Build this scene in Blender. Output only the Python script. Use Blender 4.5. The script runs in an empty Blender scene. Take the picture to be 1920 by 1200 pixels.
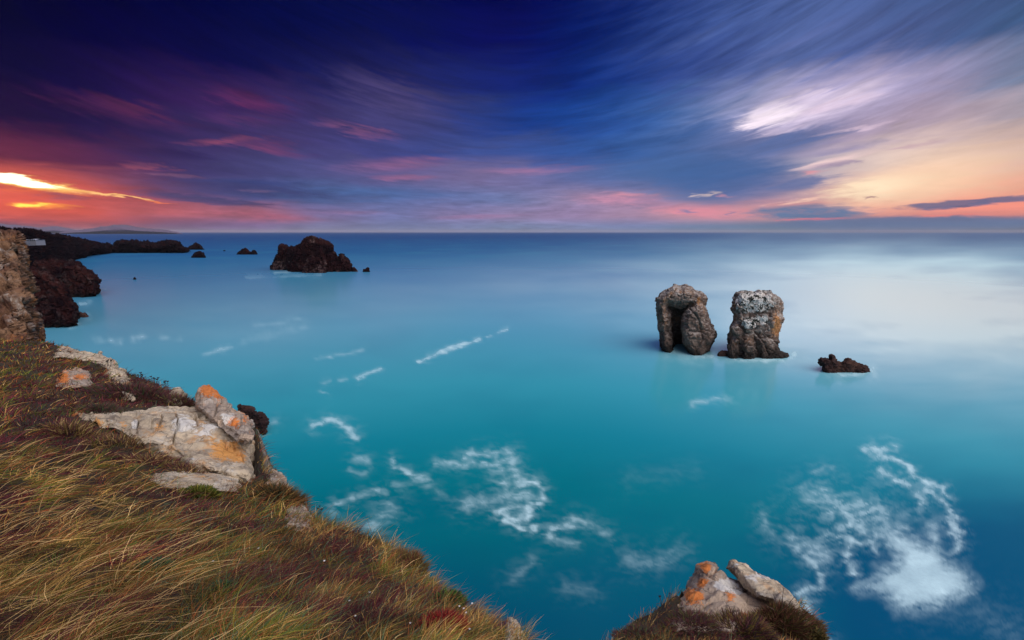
import bpy, math, random
import numpy as np

S = bpy.context.scene
COL = S.collection
RAD = math.radians

# ------------------------------------------------------------------ camera
F_PX, CX, CY = 853.0, 960.0, 600.0            # focal length in pixels of the 1920 x 1200 photograph
PITCH = math.atan(165.0 / F_PX)
CAM_Z = 30.0
cam_data = bpy.data.cameras.new('camera')
cam_data.sensor_width = 36.0
cam_data.lens = 36.0 * F_PX / 1920.0
cam_data.clip_start = 0.05
cam_data.clip_end = 400000.0
cam = bpy.data.objects.new('camera', cam_data)
cam.location = (0, 0, CAM_Z)
cam.rotation_euler = (math.pi / 2 - PITCH, 0, 0)
COL.objects.link(cam)
S.camera = cam

# ------------------------------------------------------------------ exposure
S.view_settings.view_transform = 'Standard'
S.view_settings.look = 'None'
S.view_settings.exposure = 1.0
S.view_settings.gamma = 1.0
S.view_settings.use_curve_mapping = False
GAIN = 1.0 / 2.0                               # sky radiances are written as they look at this exposure

# ------------------------------------------------------------------ soft fill lamp added behind right, standing in for bright unseen overhead sky
FILL_AZ, FILL_EL = 128.0, 50.0
sl = bpy.data.lights.new('sky_fill', 'SUN')
sl.energy = 1.5
sl.angle = RAD(80)
sl.color = (1.0, 0.93, 0.86)
sky_fill = bpy.data.objects.new('sky_fill', sl)
sky_fill.rotation_euler = (RAD(90 - FILL_EL), 0, RAD(180 - FILL_AZ))
COL.objects.link(sky_fill)


def ray(px, py):
    """direction of a pixel of the photograph, scaled so that its y is 1"""
    px = np.asarray(px, float); py = np.asarray(py, float)
    X = px - CX; U = CY - py
    z = U * math.cos(PITCH) - F_PX * math.sin(PITCH)
    y = F_PX * math.cos(PITCH) + U * math.sin(PITCH)
    return np.stack([X / y, np.ones_like(y * X), z / y + 0 * X], -1)


def azel(px, py):
    d = ray(px, py)
    return (math.degrees(math.atan2(d[..., 0], d[..., 1])),
            math.degrees(math.atan2(d[..., 2], math.hypot(d[..., 0], d[..., 1]))))


def to_px(x, y, z):
    zz = z - CAM_Z
    d = y * math.cos(PITCH) - zz * math.sin(PITCH)
    u = zz * math.cos(PITCH) + y * math.sin(PITCH)
    d = np.where(d > 1e-3, d, 1e-3)
    return CX + F_PX * x / d, CY - F_PX * u / d


def lin(c):
    return tuple(((v / 255.0) / 12.92 if v <= 10.3 else ((v / 255.0 + 0.055) / 1.055) ** 2.4) for v in c)


# ------------------------------------------------------------------ world: dusk sky with long drawn clouds
world = bpy.data.worlds.new('World')
S.world = world
world.use_nodes = True
wt = world.node_tree
wt.nodes.clear()
WN, WL = wt.nodes, wt.links


def wset(sock, v):
    if isinstance(v, bpy.types.NodeSocket):
        WL.new(v, sock)
    else:
        sock.default_value = v


def wm(op, a, b=0.0, c=0.0, clamp=False):
    n = WN.new('ShaderNodeMath'); n.operation = op; n.use_clamp = clamp
    wset(n.inputs[0], a); wset(n.inputs[1], b); wset(n.inputs[2], c)
    return n.outputs[0]


def wmix(f, a, b, mode='MIX'):
    n = WN.new('ShaderNodeMix'); n.data_type = 'RGBA'; n.blend_type = mode; n.clamp_factor = True
    wset(n.inputs[0], f); wset(n.inputs[6], a); wset(n.inputs[7], b)
    return n.outputs[2]


def wcomb(x, y, z=0.0):
    n = WN.new('ShaderNodeCombineXYZ')
    wset(n.inputs[0], x); wset(n.inputs[1], y); wset(n.inputs[2], z)
    return n.outputs[0]


def wnoise(vec, scale, detail=4.0, rough=0.5, dist=0.0):
    n = WN.new('ShaderNodeTexNoise'); n.noise_dimensions = '3D'
    wset(n.inputs['Vector'], vec)
    n.inputs['Scale'].default_value = scale; n.inputs['Detail'].default_value = detail
    n.inputs['Roughness'].default_value = rough; n.inputs['Distortion'].default_value = dist
    return n.outputs['Fac']


def wrange(v, a, b, c=0.0, d=1.0, smooth=True):
    n = WN.new('ShaderNodeMapRange')
    n.interpolation_type = 'SMOOTHSTEP' if smooth else 'LINEAR'
    wset(n.inputs[0], v)
    for i, q in enumerate((a, b, c, d)):
        n.inputs[1 + i].default_value = q
    return n.outputs[0]


tc = WN.new('ShaderNodeTexCoord')
sp = WN.new('ShaderNodeSeparateXYZ'); WL.new(tc.outputs['Generated'], sp.inputs[0])
dx, dy, dz = sp.outputs
az0 = wm('MULTIPLY', wm('ARCTAN2', dx, dy), 180 / math.pi)
el0 = wm('MULTIPLY', wm('ARCSINE', dz), 180 / math.pi)
# the cloud deck is drawn out by the long exposure: streaks lean left and right away from the middle
gaz = wm('MULTIPLY', wm('SQRT', wm('ADD', wm('MULTIPLY', az0, az0), 70.0)), 0.26)
qel = wm('SUBTRACT', wm('MULTIPLY', el0, 1.25), wm('MULTIPLY', gaz, wm('MINIMUM', wm('DIVIDE', el0, 16.0), 1.3)))
streak_v = wcomb(wm('MULTIPLY', az0, 0.07), wm('MULTIPLY', qel, 0.42), 3.7)
n_big = wnoise(streak_v, 0.55, 3.0, 0.5, 0.3)
n_mid = wnoise(streak_v, 1.9, 5.0, 0.55, 0.5)
n_fin = wnoise(wcomb(wm('MULTIPLY', az0, 0.05), wm('MULTIPLY', qel, 0.5), 9.1), 2.3, 5.0, 0.58, 0.5)
# low flat wisps near the horizon
flat_v = wcomb(wm('MULTIPLY', az0, 0.10), wm('MULTIPLY', el0, 0.75), 1.3)
n_flat = wnoise(flat_v, 1.0, 5.0, 0.58, 0.6)
n_flat2 = wnoise(wcomb(wm('MULTIPLY', az0, 0.35), wm('MULTIPLY', el0, 1.6), 6.3), 1.0, 6.0, 0.62, 0.4)
low = wrange(el0, 3.0, 10.0, 1.0, 0.0)
high = wm('MULTIPLY', wrange(el0, 4.0, 12.0, 0.0, 1.0), wrange(el0, 32.0, 55.0, 1.0, 0.0))
front = wrange(wm('ABSOLUTE', az0), 70.0, 110.0, 1.0, 0.0)
w_az = wm('ADD', wm('MULTIPLY', wm('SUBTRACT', n_mid, 0.5), 9.0), wm('MULTIPLY', wm('SUBTRACT', n_big, 0.5), 6.0))
az1 = wm('ADD', az0, wm('MULTIPLY', w_az, wm('MULTIPLY', high, front)))
w_el = wm('ADD', wm('MULTIPLY', wm('MULTIPLY', wm('SUBTRACT', n_mid, 0.5), 5.0), high),
          wm('MULTIPLY', wm('MULTIPLY', wm('SUBTRACT', n_flat, 0.5), 2.2), wrange(el0, 0.6, 3.0, 0.0, 1.0)))
el1 = wm('ADD', el0, w_el)
azf = wm('DIVIDE', wm('ADD', az1, 180.0), 360.0)

AZC = [-46, -38, -30, -22, -14, -7, 0, 7, 14, 22, 30, 38, 46]
ROWS = [
 (0.5, [(130,65,80),(115,78,110),(120,95,140),(115,115,155),(110,120,165),(115,125,170),(115,130,170),(120,132,175),(115,130,175),(105,128,165),(95,120,150),(75,100,140),(65,95,125)]),
 (2.0, [(225,90,70),(185,90,95),(160,95,115),(120,105,150),(110,115,165),(130,120,165),(140,125,165),(150,130,170),(165,135,165),(205,148,162),(215,150,150),(235,150,135),(250,150,130)]),
 (4.0, [(225,100,80),(100,65,100),(65,75,130),(75,100,150),(85,105,160),(110,115,165),(100,120,170),(150,130,165),(150,130,165),(90,115,160),(160,135,165),(255,205,170),(240,170,145)]),
 (6.5, [(110,40,64),(50,35,85),(65,60,110),(75,80,135),(100,90,140),(115,105,150),(120,110,155),(90,105,160),(75,105,160),(70,105,160),(100,115,165),(255,225,205),(215,180,165)]),
 (9.5, [(25,5,50),(35,25,80),(65,50,100),(65,60,115),(60,65,125),(60,75,140),(60,80,145),(45,80,150),(50,90,155),(75,105,160),(125,125,165),(195,170,190),(165,155,165)]),
 (13.0, [(4,0,44),(22,12,72),(60,32,85),(50,45,100),(70,65,115),(50,60,120),(25,55,130),(15,60,140),(45,85,155),(75,110,165),(190,180,210),(160,150,190),(95,120,150)]),
 (17.0, [(0,0,34),(2,0,58),(4,6,66),(14,18,78),(30,32,88),(25,35,100),(20,35,110),(5,30,110),(20,55,130),(60,80,145),(85,105,160),(80,95,150),(55,85,125)]),
 (21.0, [(0,0,32),(0,0,48),(0,2,58),(2,8,66),(6,14,76),(5,12,85),(8,10,85),(0,20,95),(15,40,110),(55,80,145),(80,100,155),(75,95,150),(55,85,130)]),
 (26.0, [(0,0,30),(0,0,44),(0,2,54),(0,5,60),(2,8,66),(0,3,66),(0,3,70),(0,8,82),(20,40,110),(55,75,140),(75,95,150),(65,85,140),(50,80,125)]),
 (40.0, [(40,42,90)] * 3 + [(48,55,105)] * 5 + [(60,75,125)] * 5),
 (62.0, [(100,112,150)] * 13),
]
SIDE = {0.5: (150,120,135), 2.0: (175,140,140), 4.0: (175,150,150), 6.5: (165,150,160), 9.5: (155,150,165), 13.0: (145,148,168),
        17.0: (138,145,168), 21.0: (130,140,168), 26.0: (125,136,165), 40.0: (118,130,162), 62.0: (108,120,155)}


def mixc(a, b, t):
    return tuple(a[i] * (1 - t) + b[i] * t for i in range(3))


def ramp_row(el, cols):
    n = WN.new('ShaderNodeValToRGB')
    n.color_ramp.interpolation = 'B_SPLINE' if el > 3 else 'EASE'
    s = SIDE[el]
    stops = [(-180, s), (-120, s), (-80, mixc(cols[0], s, .6)), (-58, mixc(cols[0], s, .12))] + list(zip(AZC, cols)) + \
            [(58, mixc(cols[-1], s, .25)), (80, mixc(cols[-1], s, .7)), (120, s), (180, s)]
    e = n.color_ramp.elements
    while len(e) > 1:
        e.remove(e[-1])
    e[0].position = 0.0
    for a, c in stops[1:]:
        e.new(min(1.0, (a + 180) / 360.0))
    for q, (a, c) in zip(list(e), stops):
        q.color = (*lin(c), 1)
    WL.new(azf, n.inputs[0])
    return n.outputs[0]


sky = ramp_row(*ROWS[0])
for k in range(1, len(ROWS)):
    f = wrange(el1, ROWS[k - 1][0], ROWS[k][0])
    sky = wmix(f, sky, ramp_row(*ROWS[k]))
n_det = wnoise(wcomb(wm('MULTIPLY', az0, 0.16), wm('MULTIPLY', qel, 1.5), 14.1), 1.6, 5.0, 0.6, 0.5)
warpv = wcomb(wm('ADD', az0, wm('ADD', wm('MULTIPLY', wm('SUBTRACT', n_flat2, 0.5), 3.5), wm('MULTIPLY', wm('SUBTRACT', n_det, 0.5), 7.0))),
              wm('ADD', el0, wm('ADD', wm('MULTIPLY', wm('SUBTRACT', n_flat2, 0.5), 0.8),
                                wm('MULTIPLY', wm('ADD', wm('MULTIPLY', wm('SUBTRACT', n_det, 0.5), 2.6), wm('MULTIPLY', wm('SUBTRACT', n_mid, 0.5), 1.6)), high))))


def stroke(sky, p0, p1, half, color, amount=1.0, tex=0.0, hard=0.25, gain=1.0):
    """a cloud bank: an ellipse between two measured sky directions, its edge frayed by the drift noise"""
    a0, e0 = azel(*p0); a1, e1 = azel(*p1)
    am, em = (a0 + a1) / 2, (e0 + e1) / 2
    _, et = azel((p0[0] + p1[0]) / 2, (p0[1] + p1[1]) / 2 - half)
    hw = abs(et - azel((p0[0] + p1[0]) / 2, (p0[1] + p1[1]) / 2)[1])
    mp = WN.new('ShaderNodeMapping'); mp.vector_type = 'TEXTURE'
    WL.new(warpv, mp.inputs[0])
    mp.inputs[1].default_value = (am, em, 0)
    mp.inputs[2].default_value = (0, 0, math.atan2(e1 - e0, a1 - a0))
    mp.inputs[3].default_value = (max(0.2, math.hypot(a1 - a0, e1 - e0) / 2), max(0.05, hw), 1)
    ln = WN.new('ShaderNodeVectorMath'); ln.operation = 'LENGTH'
    WL.new(mp.outputs[0], ln.inputs[0])
    m = wrange(ln.outputs['Value'], 1.0, hard, 0.0, amount)
    if tex:
        m = wm('MULTIPLY', m, wrange(n_fin if em > 5 else n_flat2, 0.5 - 0.28 * tex, 0.5 + 0.12, 1 - tex, 1.0))
    return wmix(m, sky, (*[v * gain for v in lin(color)], 1))


STROKES = [
 # low band under the mauve bank on the left and the sunset slit
 ((-150, 372), (330, 425), 34, (220, 88, 70), .85, .3, .1, 1),
 ((-160, 300), (330, 385), 36, (205, 85, 70), .75, .4, .1, 1),
 ((110, 325), (760, 372), 26, (52, 52, 100), .8, .4, .1, 1),
 ((-120, 318), (200, 368), 19, (255, 120, 50), .9, 0, .1, 1),
 ((-160, 312), (215, 366), 15, (255, 205, 110), 1, 0, .35, 1.2),
 ((-120, 316), (150, 356), 11, (255, 244, 215), 1, 0, .5, 2.2),
 ((120, 352), (310, 380), 4, (255, 190, 120), .95, 0, .3, 1.1),
 ((190, 352), (560, 392), 10, (58, 62, 108), .8, 0, .3, 1),
 ((230, 374), (330, 383), 2.5, (255, 130, 80), .8, 0, .3, 1),
 ((20, 384), (150, 386), 8, (255, 150, 60), .95, 0, .1, 1.1),
 ((40, 384), (115, 385), 4, (255, 225, 90), .95, 0, .2, 1.2),
 ((60, 362), (170, 372), 9, (150, 80, 95), .7, 0, .2, 1),
 ((330, 395), (640, 414), 16, (190, 95, 115), .55, .5, .1, 1),
 # red-violet wisps on the left
 ((520, 352), (960, 366), 16, (66, 98, 152), .6, .3, .1, 1), ((300, 335), (620, 345), 9, (48, 62, 118), .6, .5, .1, 1), ((150, 275), (470, 300), 12, (40, 30, 84), .7, .5, .1, 1),
 ((760, 410), (1010, 402), 6, (172, 124, 165), .6, .5, .1, 1), ((560, 396), (760, 400), 5, (150, 112, 150), .5, .5, .1, 1), ((190, 305), (360, 322), 5, (165, 84, 100), .7, .4, .1, 1), ((240, 322), (420, 336), 5, (140, 92, 118), .5, .5, .1, 1), ((350, 210), (560, 236), 18, (96, 50, 98), .5, .5, 0, 1),
 ((20, 150), (400, 252), 34, (100, 44, 82), .7, .7, 0, 1),
 ((360, 160), (580, 215), 26, (112, 44, 86), .5, .5, 0, 1),
 ((570, 118), (880, 222), 44, (84, 72, 118), .65, .7, 0, 1),
 ((310, 270), (520, 258), 9, (165, 82, 104), .55, .5, 0, 1),
 ((400, 262), (610, 292), 20, (128, 64, 104), .7, .4, 0, 1),
 ((570, 220), (770, 262), 18, (142, 84, 120), .65, .6, 0, 1),
 ((220, 300), (340, 318), 8, (135, 75, 100), .6, .4, .1, 1),
 ((600, 316), (880, 298), 20, (150, 98, 138), .7, .5, 0, 1),
 ((670, 335), (840, 331), 9, (180, 106, 136), .7, .4, 0, 1),
 ((840, 324), (1160, 312), 11, (165, 116, 155), .7, .5, 0, 1),
 ((440, 356), (540, 360), 4, (120, 95, 130), .5, .3, .1, 1),
 # pink bank along the horizon in the middle
 ((1040, 368), (1310, 382), 17, (208, 142, 168), .75, .45, .1, 1), ((1120, 362), (1240, 366), 8, (226, 148, 162), .7, .3, .1, 1),
 ((1180, 390), (1470, 404), 17, (226, 142, 158), .8, .4, .2, 1),
 ((1306, 369), (1346, 358), 6, (255, 222, 205), .95, 0, .3, 1),
 ((1330, 366), (1400, 368), 4, (250, 165, 165), .8, 0, .1, 1),
 # the pale fan of cloud on the right
 ((1500, 392), (2000, 280), 66, (255, 214, 180), .85, 0, .1, 1.0),
 ((1520, 372), (1760, 330), 30, (255, 230, 195), .85, 0, .1, 1.08),
 ((1340, 235), (1900, 110), 78, (178, 166, 200), .75, .55, .0, 1),
 ((1180, 330), (1560, 330), 62, (66, 100, 156), .85, .15, .35, 1),
 ((1330, 292), (1640, 232), 36, (84, 106, 158), .8, .45, .2, 1),
 ((1345, 240), (1740, 140), 46, (232, 214, 236), .95, .55, .1, 1),
 ((1358, 236), (1530, 200), 27, (255, 238, 250), .95, .1, .2, 1.05),
 ((1440, 225), (1720, 160), 11, (222, 200, 222), .8, .6, .1, 1),
 ((1440, 190), (1700, 122), 7, (150, 146, 188), .6, .5, .1, 1),
 ((1380, 262), (1560, 226), 10, (214, 196, 220), .75, .4, .1, 1),
 ((1400, 283), (1600, 248), 11, (92, 110, 160), .75, .4, .1, 1),
 ((1500, 262), (1700, 225), 7, (222, 196, 214), .7, .4, .1, 1),
 ((1480, 296), (1700, 258), 10, (132, 128, 168), .7, .5, .1, 1),
 ((1470, 325), (1660, 278), 10, (252, 216, 214), .85, .2, .1, 1),
 ((1520, 315), (1625, 300), 8, (150, 132, 165), .85, .2, .2, 1),
 ((1488, 325), (1560, 322), 6, (244, 158, 164), .8, .2, .1, 1),
 ((1640, 285), (1800, 260), 5, (190, 158, 172), .6, .2, .1, 1),
 ((1430, 356), (1590, 330), 16, (96, 112, 160), .9, .1, .4, 1),
 ((1440, 386), (1570, 362), 5, (255, 205, 185), .8, .2, .1, 1),
 # faint streaks across the upper right
 ((1180, 120), (1480, 0), 16, (72, 92, 150), .6, .6, 0, 1), ((1330, 150), (1640, 10), 16, (96, 110, 166), .6, .6, 0, 1), ((1480, 130), (1760, 30), 14, (70, 86, 145), .5, .6, 0, 1),
 # dark bars over the afterglow
 ((1380, 398), (1680, 397), 18, (84, 117, 157), .95, .2, .5, 1),
 ((1660, 393), (1990, 366), 10, (88, 100, 138), .95, .1, .55, 1),
 ((1440, 413), (1600, 410), 5, (240, 120, 130), .85, .3, .2, 1),
 ((1700, 404), (1900, 402), 4, (250, 130, 120), .6, .5, .2, 1),
 ((1380, 421), (2200, 415), 17, (92, 114, 152), .9, 0, .55, 1),
 ((1800, 386), (1850, 386), 3, (105, 95, 125), .8, 0, .3, 1),
 ((1598, 371), (1625, 371), 2, (150, 110, 120), .7, 0, .3, 1),
 ((1275, 391), (1310, 398), 5, (95, 118, 165), .7, .2, .2, 1),
 ((1360, 400), (1390, 401), 5, (110, 118, 160), .7, .2, .2, 1),
]
for s_ in STROKES:
    sky = stroke(sky, *s_)
# soft long-exposure streaking of the whole deck
st = wm('ADD', wm('MULTIPLY', wm('SUBTRACT', n_fin, 0.5), .7), wm('MULTIPLY', wm('SUBTRACT', n_mid, 0.5), .7))
st = wm('ADD', st, wm('MULTIPLY', wm('SUBTRACT', n_det, 0.5), 0.5))
st = wm('MULTIPLY', st, wm('MULTIPLY', high, front))
st = wm('ADD', st, wm('MULTIPLY', wm('ADD', wm('MULTIPLY', wm('SUBTRACT', n_flat2, 0.5), 0.7), wm('MULTIPLY', wm('SUBTRACT', n_det, 0.5), 0.8)), wm('MULTIPLY', low, wrange(az0, 5.0, 25.0, 1.0, 0.35))))
mul = wm('ADD', 1.0, st)
vm = WN.new('ShaderNodeVectorMath'); vm.operation = 'SCALE'
WL.new(sky, vm.inputs[0]); WL.new(mul, vm.inputs['Scale'])
bg = WN.new('ShaderNodeBackground')
WL.new(vm.outputs[0], bg.inputs['Color'])
bg.inputs['Strength'].default_value = GAIN
wo = WN.new('ShaderNodeOutputWorld')
WL.new(bg.outputs[0], wo.inputs['Surface'])
world.cycles.sampling_method = 'MANUAL'
world.cycles.sample_map_resolution = 1024


# ------------------------------------------------------------------ numpy noise
_rng = np.random.RandomState(7)
_PERM = _rng.permutation(256)
_PERM = np.concatenate([_PERM, _PERM, _PERM])
_G = _rng.normal(size=(256, 3)); _G /= np.linalg.norm(_G, axis=1)[:, None]
_RV = _rng.rand(256, 4)


def _hash(ix, iy, iz):
    return _PERM[_PERM[_PERM[ix & 255] + (iy & 255)] + (iz & 255)]


def perlin(p):
    i = np.floor(p).astype(np.int64); f = p - i
    u = f * f * f * (f * (f * 6 - 15) + 10)
    out = 0
    for a in (0, 1):
        wx = u[:, 0] if a else 1 - u[:, 0]
        for b in (0, 1):
            wy = u[:, 1] if b else 1 - u[:, 1]
            for c in (0, 1):
                wz = u[:, 2] if c else 1 - u[:, 2]
                g = _G[_hash(i[:, 0] + a, i[:, 1] + b, i[:, 2] + c)]
                d = g[:, 0] * (f[:, 0] - a) + g[:, 1] * (f[:, 1] - b) + g[:, 2] * (f[:, 2] - c)
                out = out + wx * wy * wz * d
    return out * 1.5


def fbm(p, octaves=4, gain=0.5, ridged=False):
    s = 0; a = 1.0; t = 0
    for o in range(octaves):
        n = perlin(p * (2.03 ** o) + o * 17.3)
        if ridged:
            n = 1 - 2 * np.abs(n)
        s = s + a * n; t += a; a *= gain
    return s / t


def worley(p):
    i = np.floor(p).astype(np.int64); f = p - i
    F1 = np.full(len(p), 9.0); F2 = F1.copy(); ID = np.zeros(len(p))
    for a in (-1, 0, 1):
        for b in (-1, 0, 1):
            for c in (-1, 0, 1):
                h = _hash(i[:, 0] + a, i[:, 1] + b, i[:, 2] + c)
                r = _RV[h]
                d = np.sqrt((a + r[:, 0] - f[:, 0]) ** 2 + (b + r[:, 1] - f[:, 1]) ** 2 + (c + r[:, 2] - f[:, 2]) ** 2)
                near = d < F1
                F2 = np.where(near, F1, np.minimum(F2, d))
                ID = np.where(near, r[:, 3], ID)
                F1 = np.where(near, d, F1)
    return F1, F2, ID


def v3(x, y, z=0.0):
    x = np.asarray(x, float)
    return np.stack([x, np.broadcast_to(y, x.shape).astype(float), np.broadcast_to(z, x.shape).astype(float)], -1)


def sm(x, a, b):
    t = np.clip((x - a) / (b - a), 0, 1)
    return t * t * (3 - 2 * t)


def poly_sdf(poly, X, Y):
    """signed distance to a closed outline, positive inside"""
    P = np.asarray(poly, float); n = len(P)
    d = np.full(X.shape, 1e18); ins = np.zeros(X.shape, bool)
    for k in range(n):
        a = P[k]; b = P[(k + 1) % n]; e = b - a
        t = np.clip(((X - a[0]) * e[0] + (Y - a[1]) * e[1]) / (e @ e + 1e-12), 0, 1)
        d = np.minimum(d, (X - a[0] - t * e[0]) ** 2 + (Y - a[1] - t * e[1]) ** 2)
        cond = (a[1] > Y) != (b[1] > Y)
        with np.errstate(divide='ignore', invalid='ignore'):
            xi = a[0] + (Y - a[1]) * e[0] / (e[1] if e[1] else 1e-9)
        ins ^= cond & (X < xi)
    d = np.sqrt(d)
    return np.where(ins, d, -d)


def line_dist(pts, X, Y):
    d = np.full(X.shape, 1e18)
    P = np.asarray(pts, float)
    if len(P) == 1:
        return np.hypot(X - P[0, 0], Y - P[0, 1])
    for a, b in zip(P[:-1], P[1:]):
        e = b - a
        t = np.clip(((X - a[0]) * e[0] + (Y - a[1]) * e[1]) / (e @ e + 1e-12), 0, 1)
        d = np.minimum(d, (X - a[0] - t * e[0]) ** 2 + (Y - a[1] - t * e[1]) ** 2)
    return np.sqrt(d)


# ------------------------------------------------------------------ mesh helpers
def make_mesh(name, verts, faces, mats, parent=None, smooth=True, tri=False):
    me = bpy.data.meshes.new(name)
    verts = np.asarray(verts, np.float32); faces = np.asarray(faces, np.int32)
    k = faces.shape[1]
    me.vertices.add(len(verts)); me.vertices.foreach_set('co', verts.ravel())
    me.loops.add(faces.size); me.loops.foreach_set('vertex_index', faces.ravel())
    me.polygons.add(len(faces))
    me.polygons.foreach_set('loop_start', np.arange(0, faces.size, k, dtype=np.int32))
    me.update(calc_edges=True)
    me.polygons.foreach_set('use_smooth', np.full(len(faces), smooth))
    for m in (mats if isinstance(mats, (list, tuple)) else [mats]):
        me.materials.append(m)
    o = bpy.data.objects.new(name, me)
    COL.objects.link(o)
    if parent is not None:
        o.parent = parent
    return o


def tag(o, label=None, cat=None, group=None, kind=None):
    if label: o['label'] = label
    if cat: o['category'] = cat
    if group: o['group'] = group
    if kind: o['kind'] = kind
    return o


def empty(name, loc, label, cat, group=None):
    o = bpy.data.objects.new(name, None)
    o.empty_display_size = 0.1
    o.location = loc
    COL.objects.link(o)
    return tag(o, label, cat, group)


def set_attr(o, name, data, typ='FLOAT'):
    a = o.data.attributes.new(name, typ, 'POINT')
    if typ == 'FLOAT':
        a.data.foreach_set('value', np.asarray(data, np.float32))
    else:
        d = np.ones((len(data), 4), np.float32); d[:, :3] = data
        a.data.foreach_set('color', d.ravel())


# ------------------------------------------------------------------ material helpers
class Mat:
    def __init__(self, name):
        self.m = bpy.data.materials.new(name); self.m.use_nodes = True
        self.t = self.m.node_tree; self.t.nodes.clear()
        self.out = self.t.nodes.new('ShaderNodeOutputMaterial')
        self.b = self.t.nodes.new('ShaderNodeBsdfPrincipled')
        self.t.links.new(self.b.outputs[0], self.out.inputs[0])
        self.geo = self.t.nodes.new('ShaderNodeNewGeometry')

    def put(self, s, v):
        if isinstance(v, bpy.types.NodeSocket): self.t.links.new(v, s)
        else: s.default_value = v

    def math(self, op, a, b=0.0, clamp=False):
        n = self.t.nodes.new('ShaderNodeMath'); n.operation = op; n.use_clamp = clamp
        self.put(n.inputs[0], a); self.put(n.inputs[1], b); return n.outputs[0]

    def mix(self, f, a, b, mode='MIX'):
        n = self.t.nodes.new('ShaderNodeMix'); n.data_type = 'RGBA'; n.blend_type = mode
        self.put(n.inputs[0], f)
        self.put(n.inputs[6], (*a, 1) if isinstance(a, tuple) else a)
        self.put(n.inputs[7], (*b, 1) if isinstance(b, tuple) else b)
        return n.outputs[2]

    def noise(self, scale, detail=5, rough=0.55, dist=0.0, vec=None):
        n = self.t.nodes.new('ShaderNodeTexNoise')
        self.put(n.inputs['Vector'], vec if vec is not None else self.geo.outputs['Position'])
        n.inputs['Scale'].default_value = scale; n.inputs['Detail'].default_value = detail
        n.inputs['Roughness'].default_value = rough; n.inputs['Distortion'].default_value = dist
        return n.outputs['Fac']

    def vor(self, scale, feature='F1', vec=None):
        n = self.t.nodes.new('ShaderNodeTexVoronoi'); n.feature = feature
        self.put(n.inputs['Vector'], vec if vec is not None else self.geo.outputs['Position'])
        n.inputs['Scale'].default_value = scale
        return n.outputs['Distance']

    def warp(self, amt):
        n = self.t.nodes.new('ShaderNodeTexNoise'); self.put(n.inputs['Vector'], self.geo.outputs['Position'])
        n.inputs['Scale'].default_value = 1.2 / amt; n.inputs['Detail'].default_value = 3
        a = self.t.nodes.new('ShaderNodeVectorMath'); a.operation = 'MULTIPLY_ADD'
        self.put(a.inputs[0], n.outputs['Color']); a.inputs[1].default_value = (amt,) * 3; self.put(a.inputs[2], self.geo.outputs['Position'])
        return a.outputs[0]

    def rng(self, v, a, b, c=0.0, d=1.0):
        n = self.t.nodes.new('ShaderNodeMapRange'); n.interpolation_type = 'SMOOTHSTEP'
        self.put(n.inputs[0], v)
        for i, q in enumerate((a, b, c, d)): n.inputs[1 + i].default_value = q
        return n.outputs[0]

    def attr(self, name):
        n = self.t.nodes.new('ShaderNodeAttribute'); n.attribute_name = name
        return n

    def bump(self, h, strength, dist, prev=None):
        n = self.t.nodes.new('ShaderNodeBump')
        n.inputs['Strength'].default_value = strength; n.inputs['Distance'].default_value = dist
        self.put(n.inputs['Height'], h)
        if prev is not None: self.put(n.inputs['Normal'], prev)
        return n.outputs[0]

    def z(self):
        n = self.t.nodes.new('ShaderNodeSeparateXYZ'); self.put(n.inputs[0], self.geo.outputs['Position'])
        return n.outputs[2]


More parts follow.
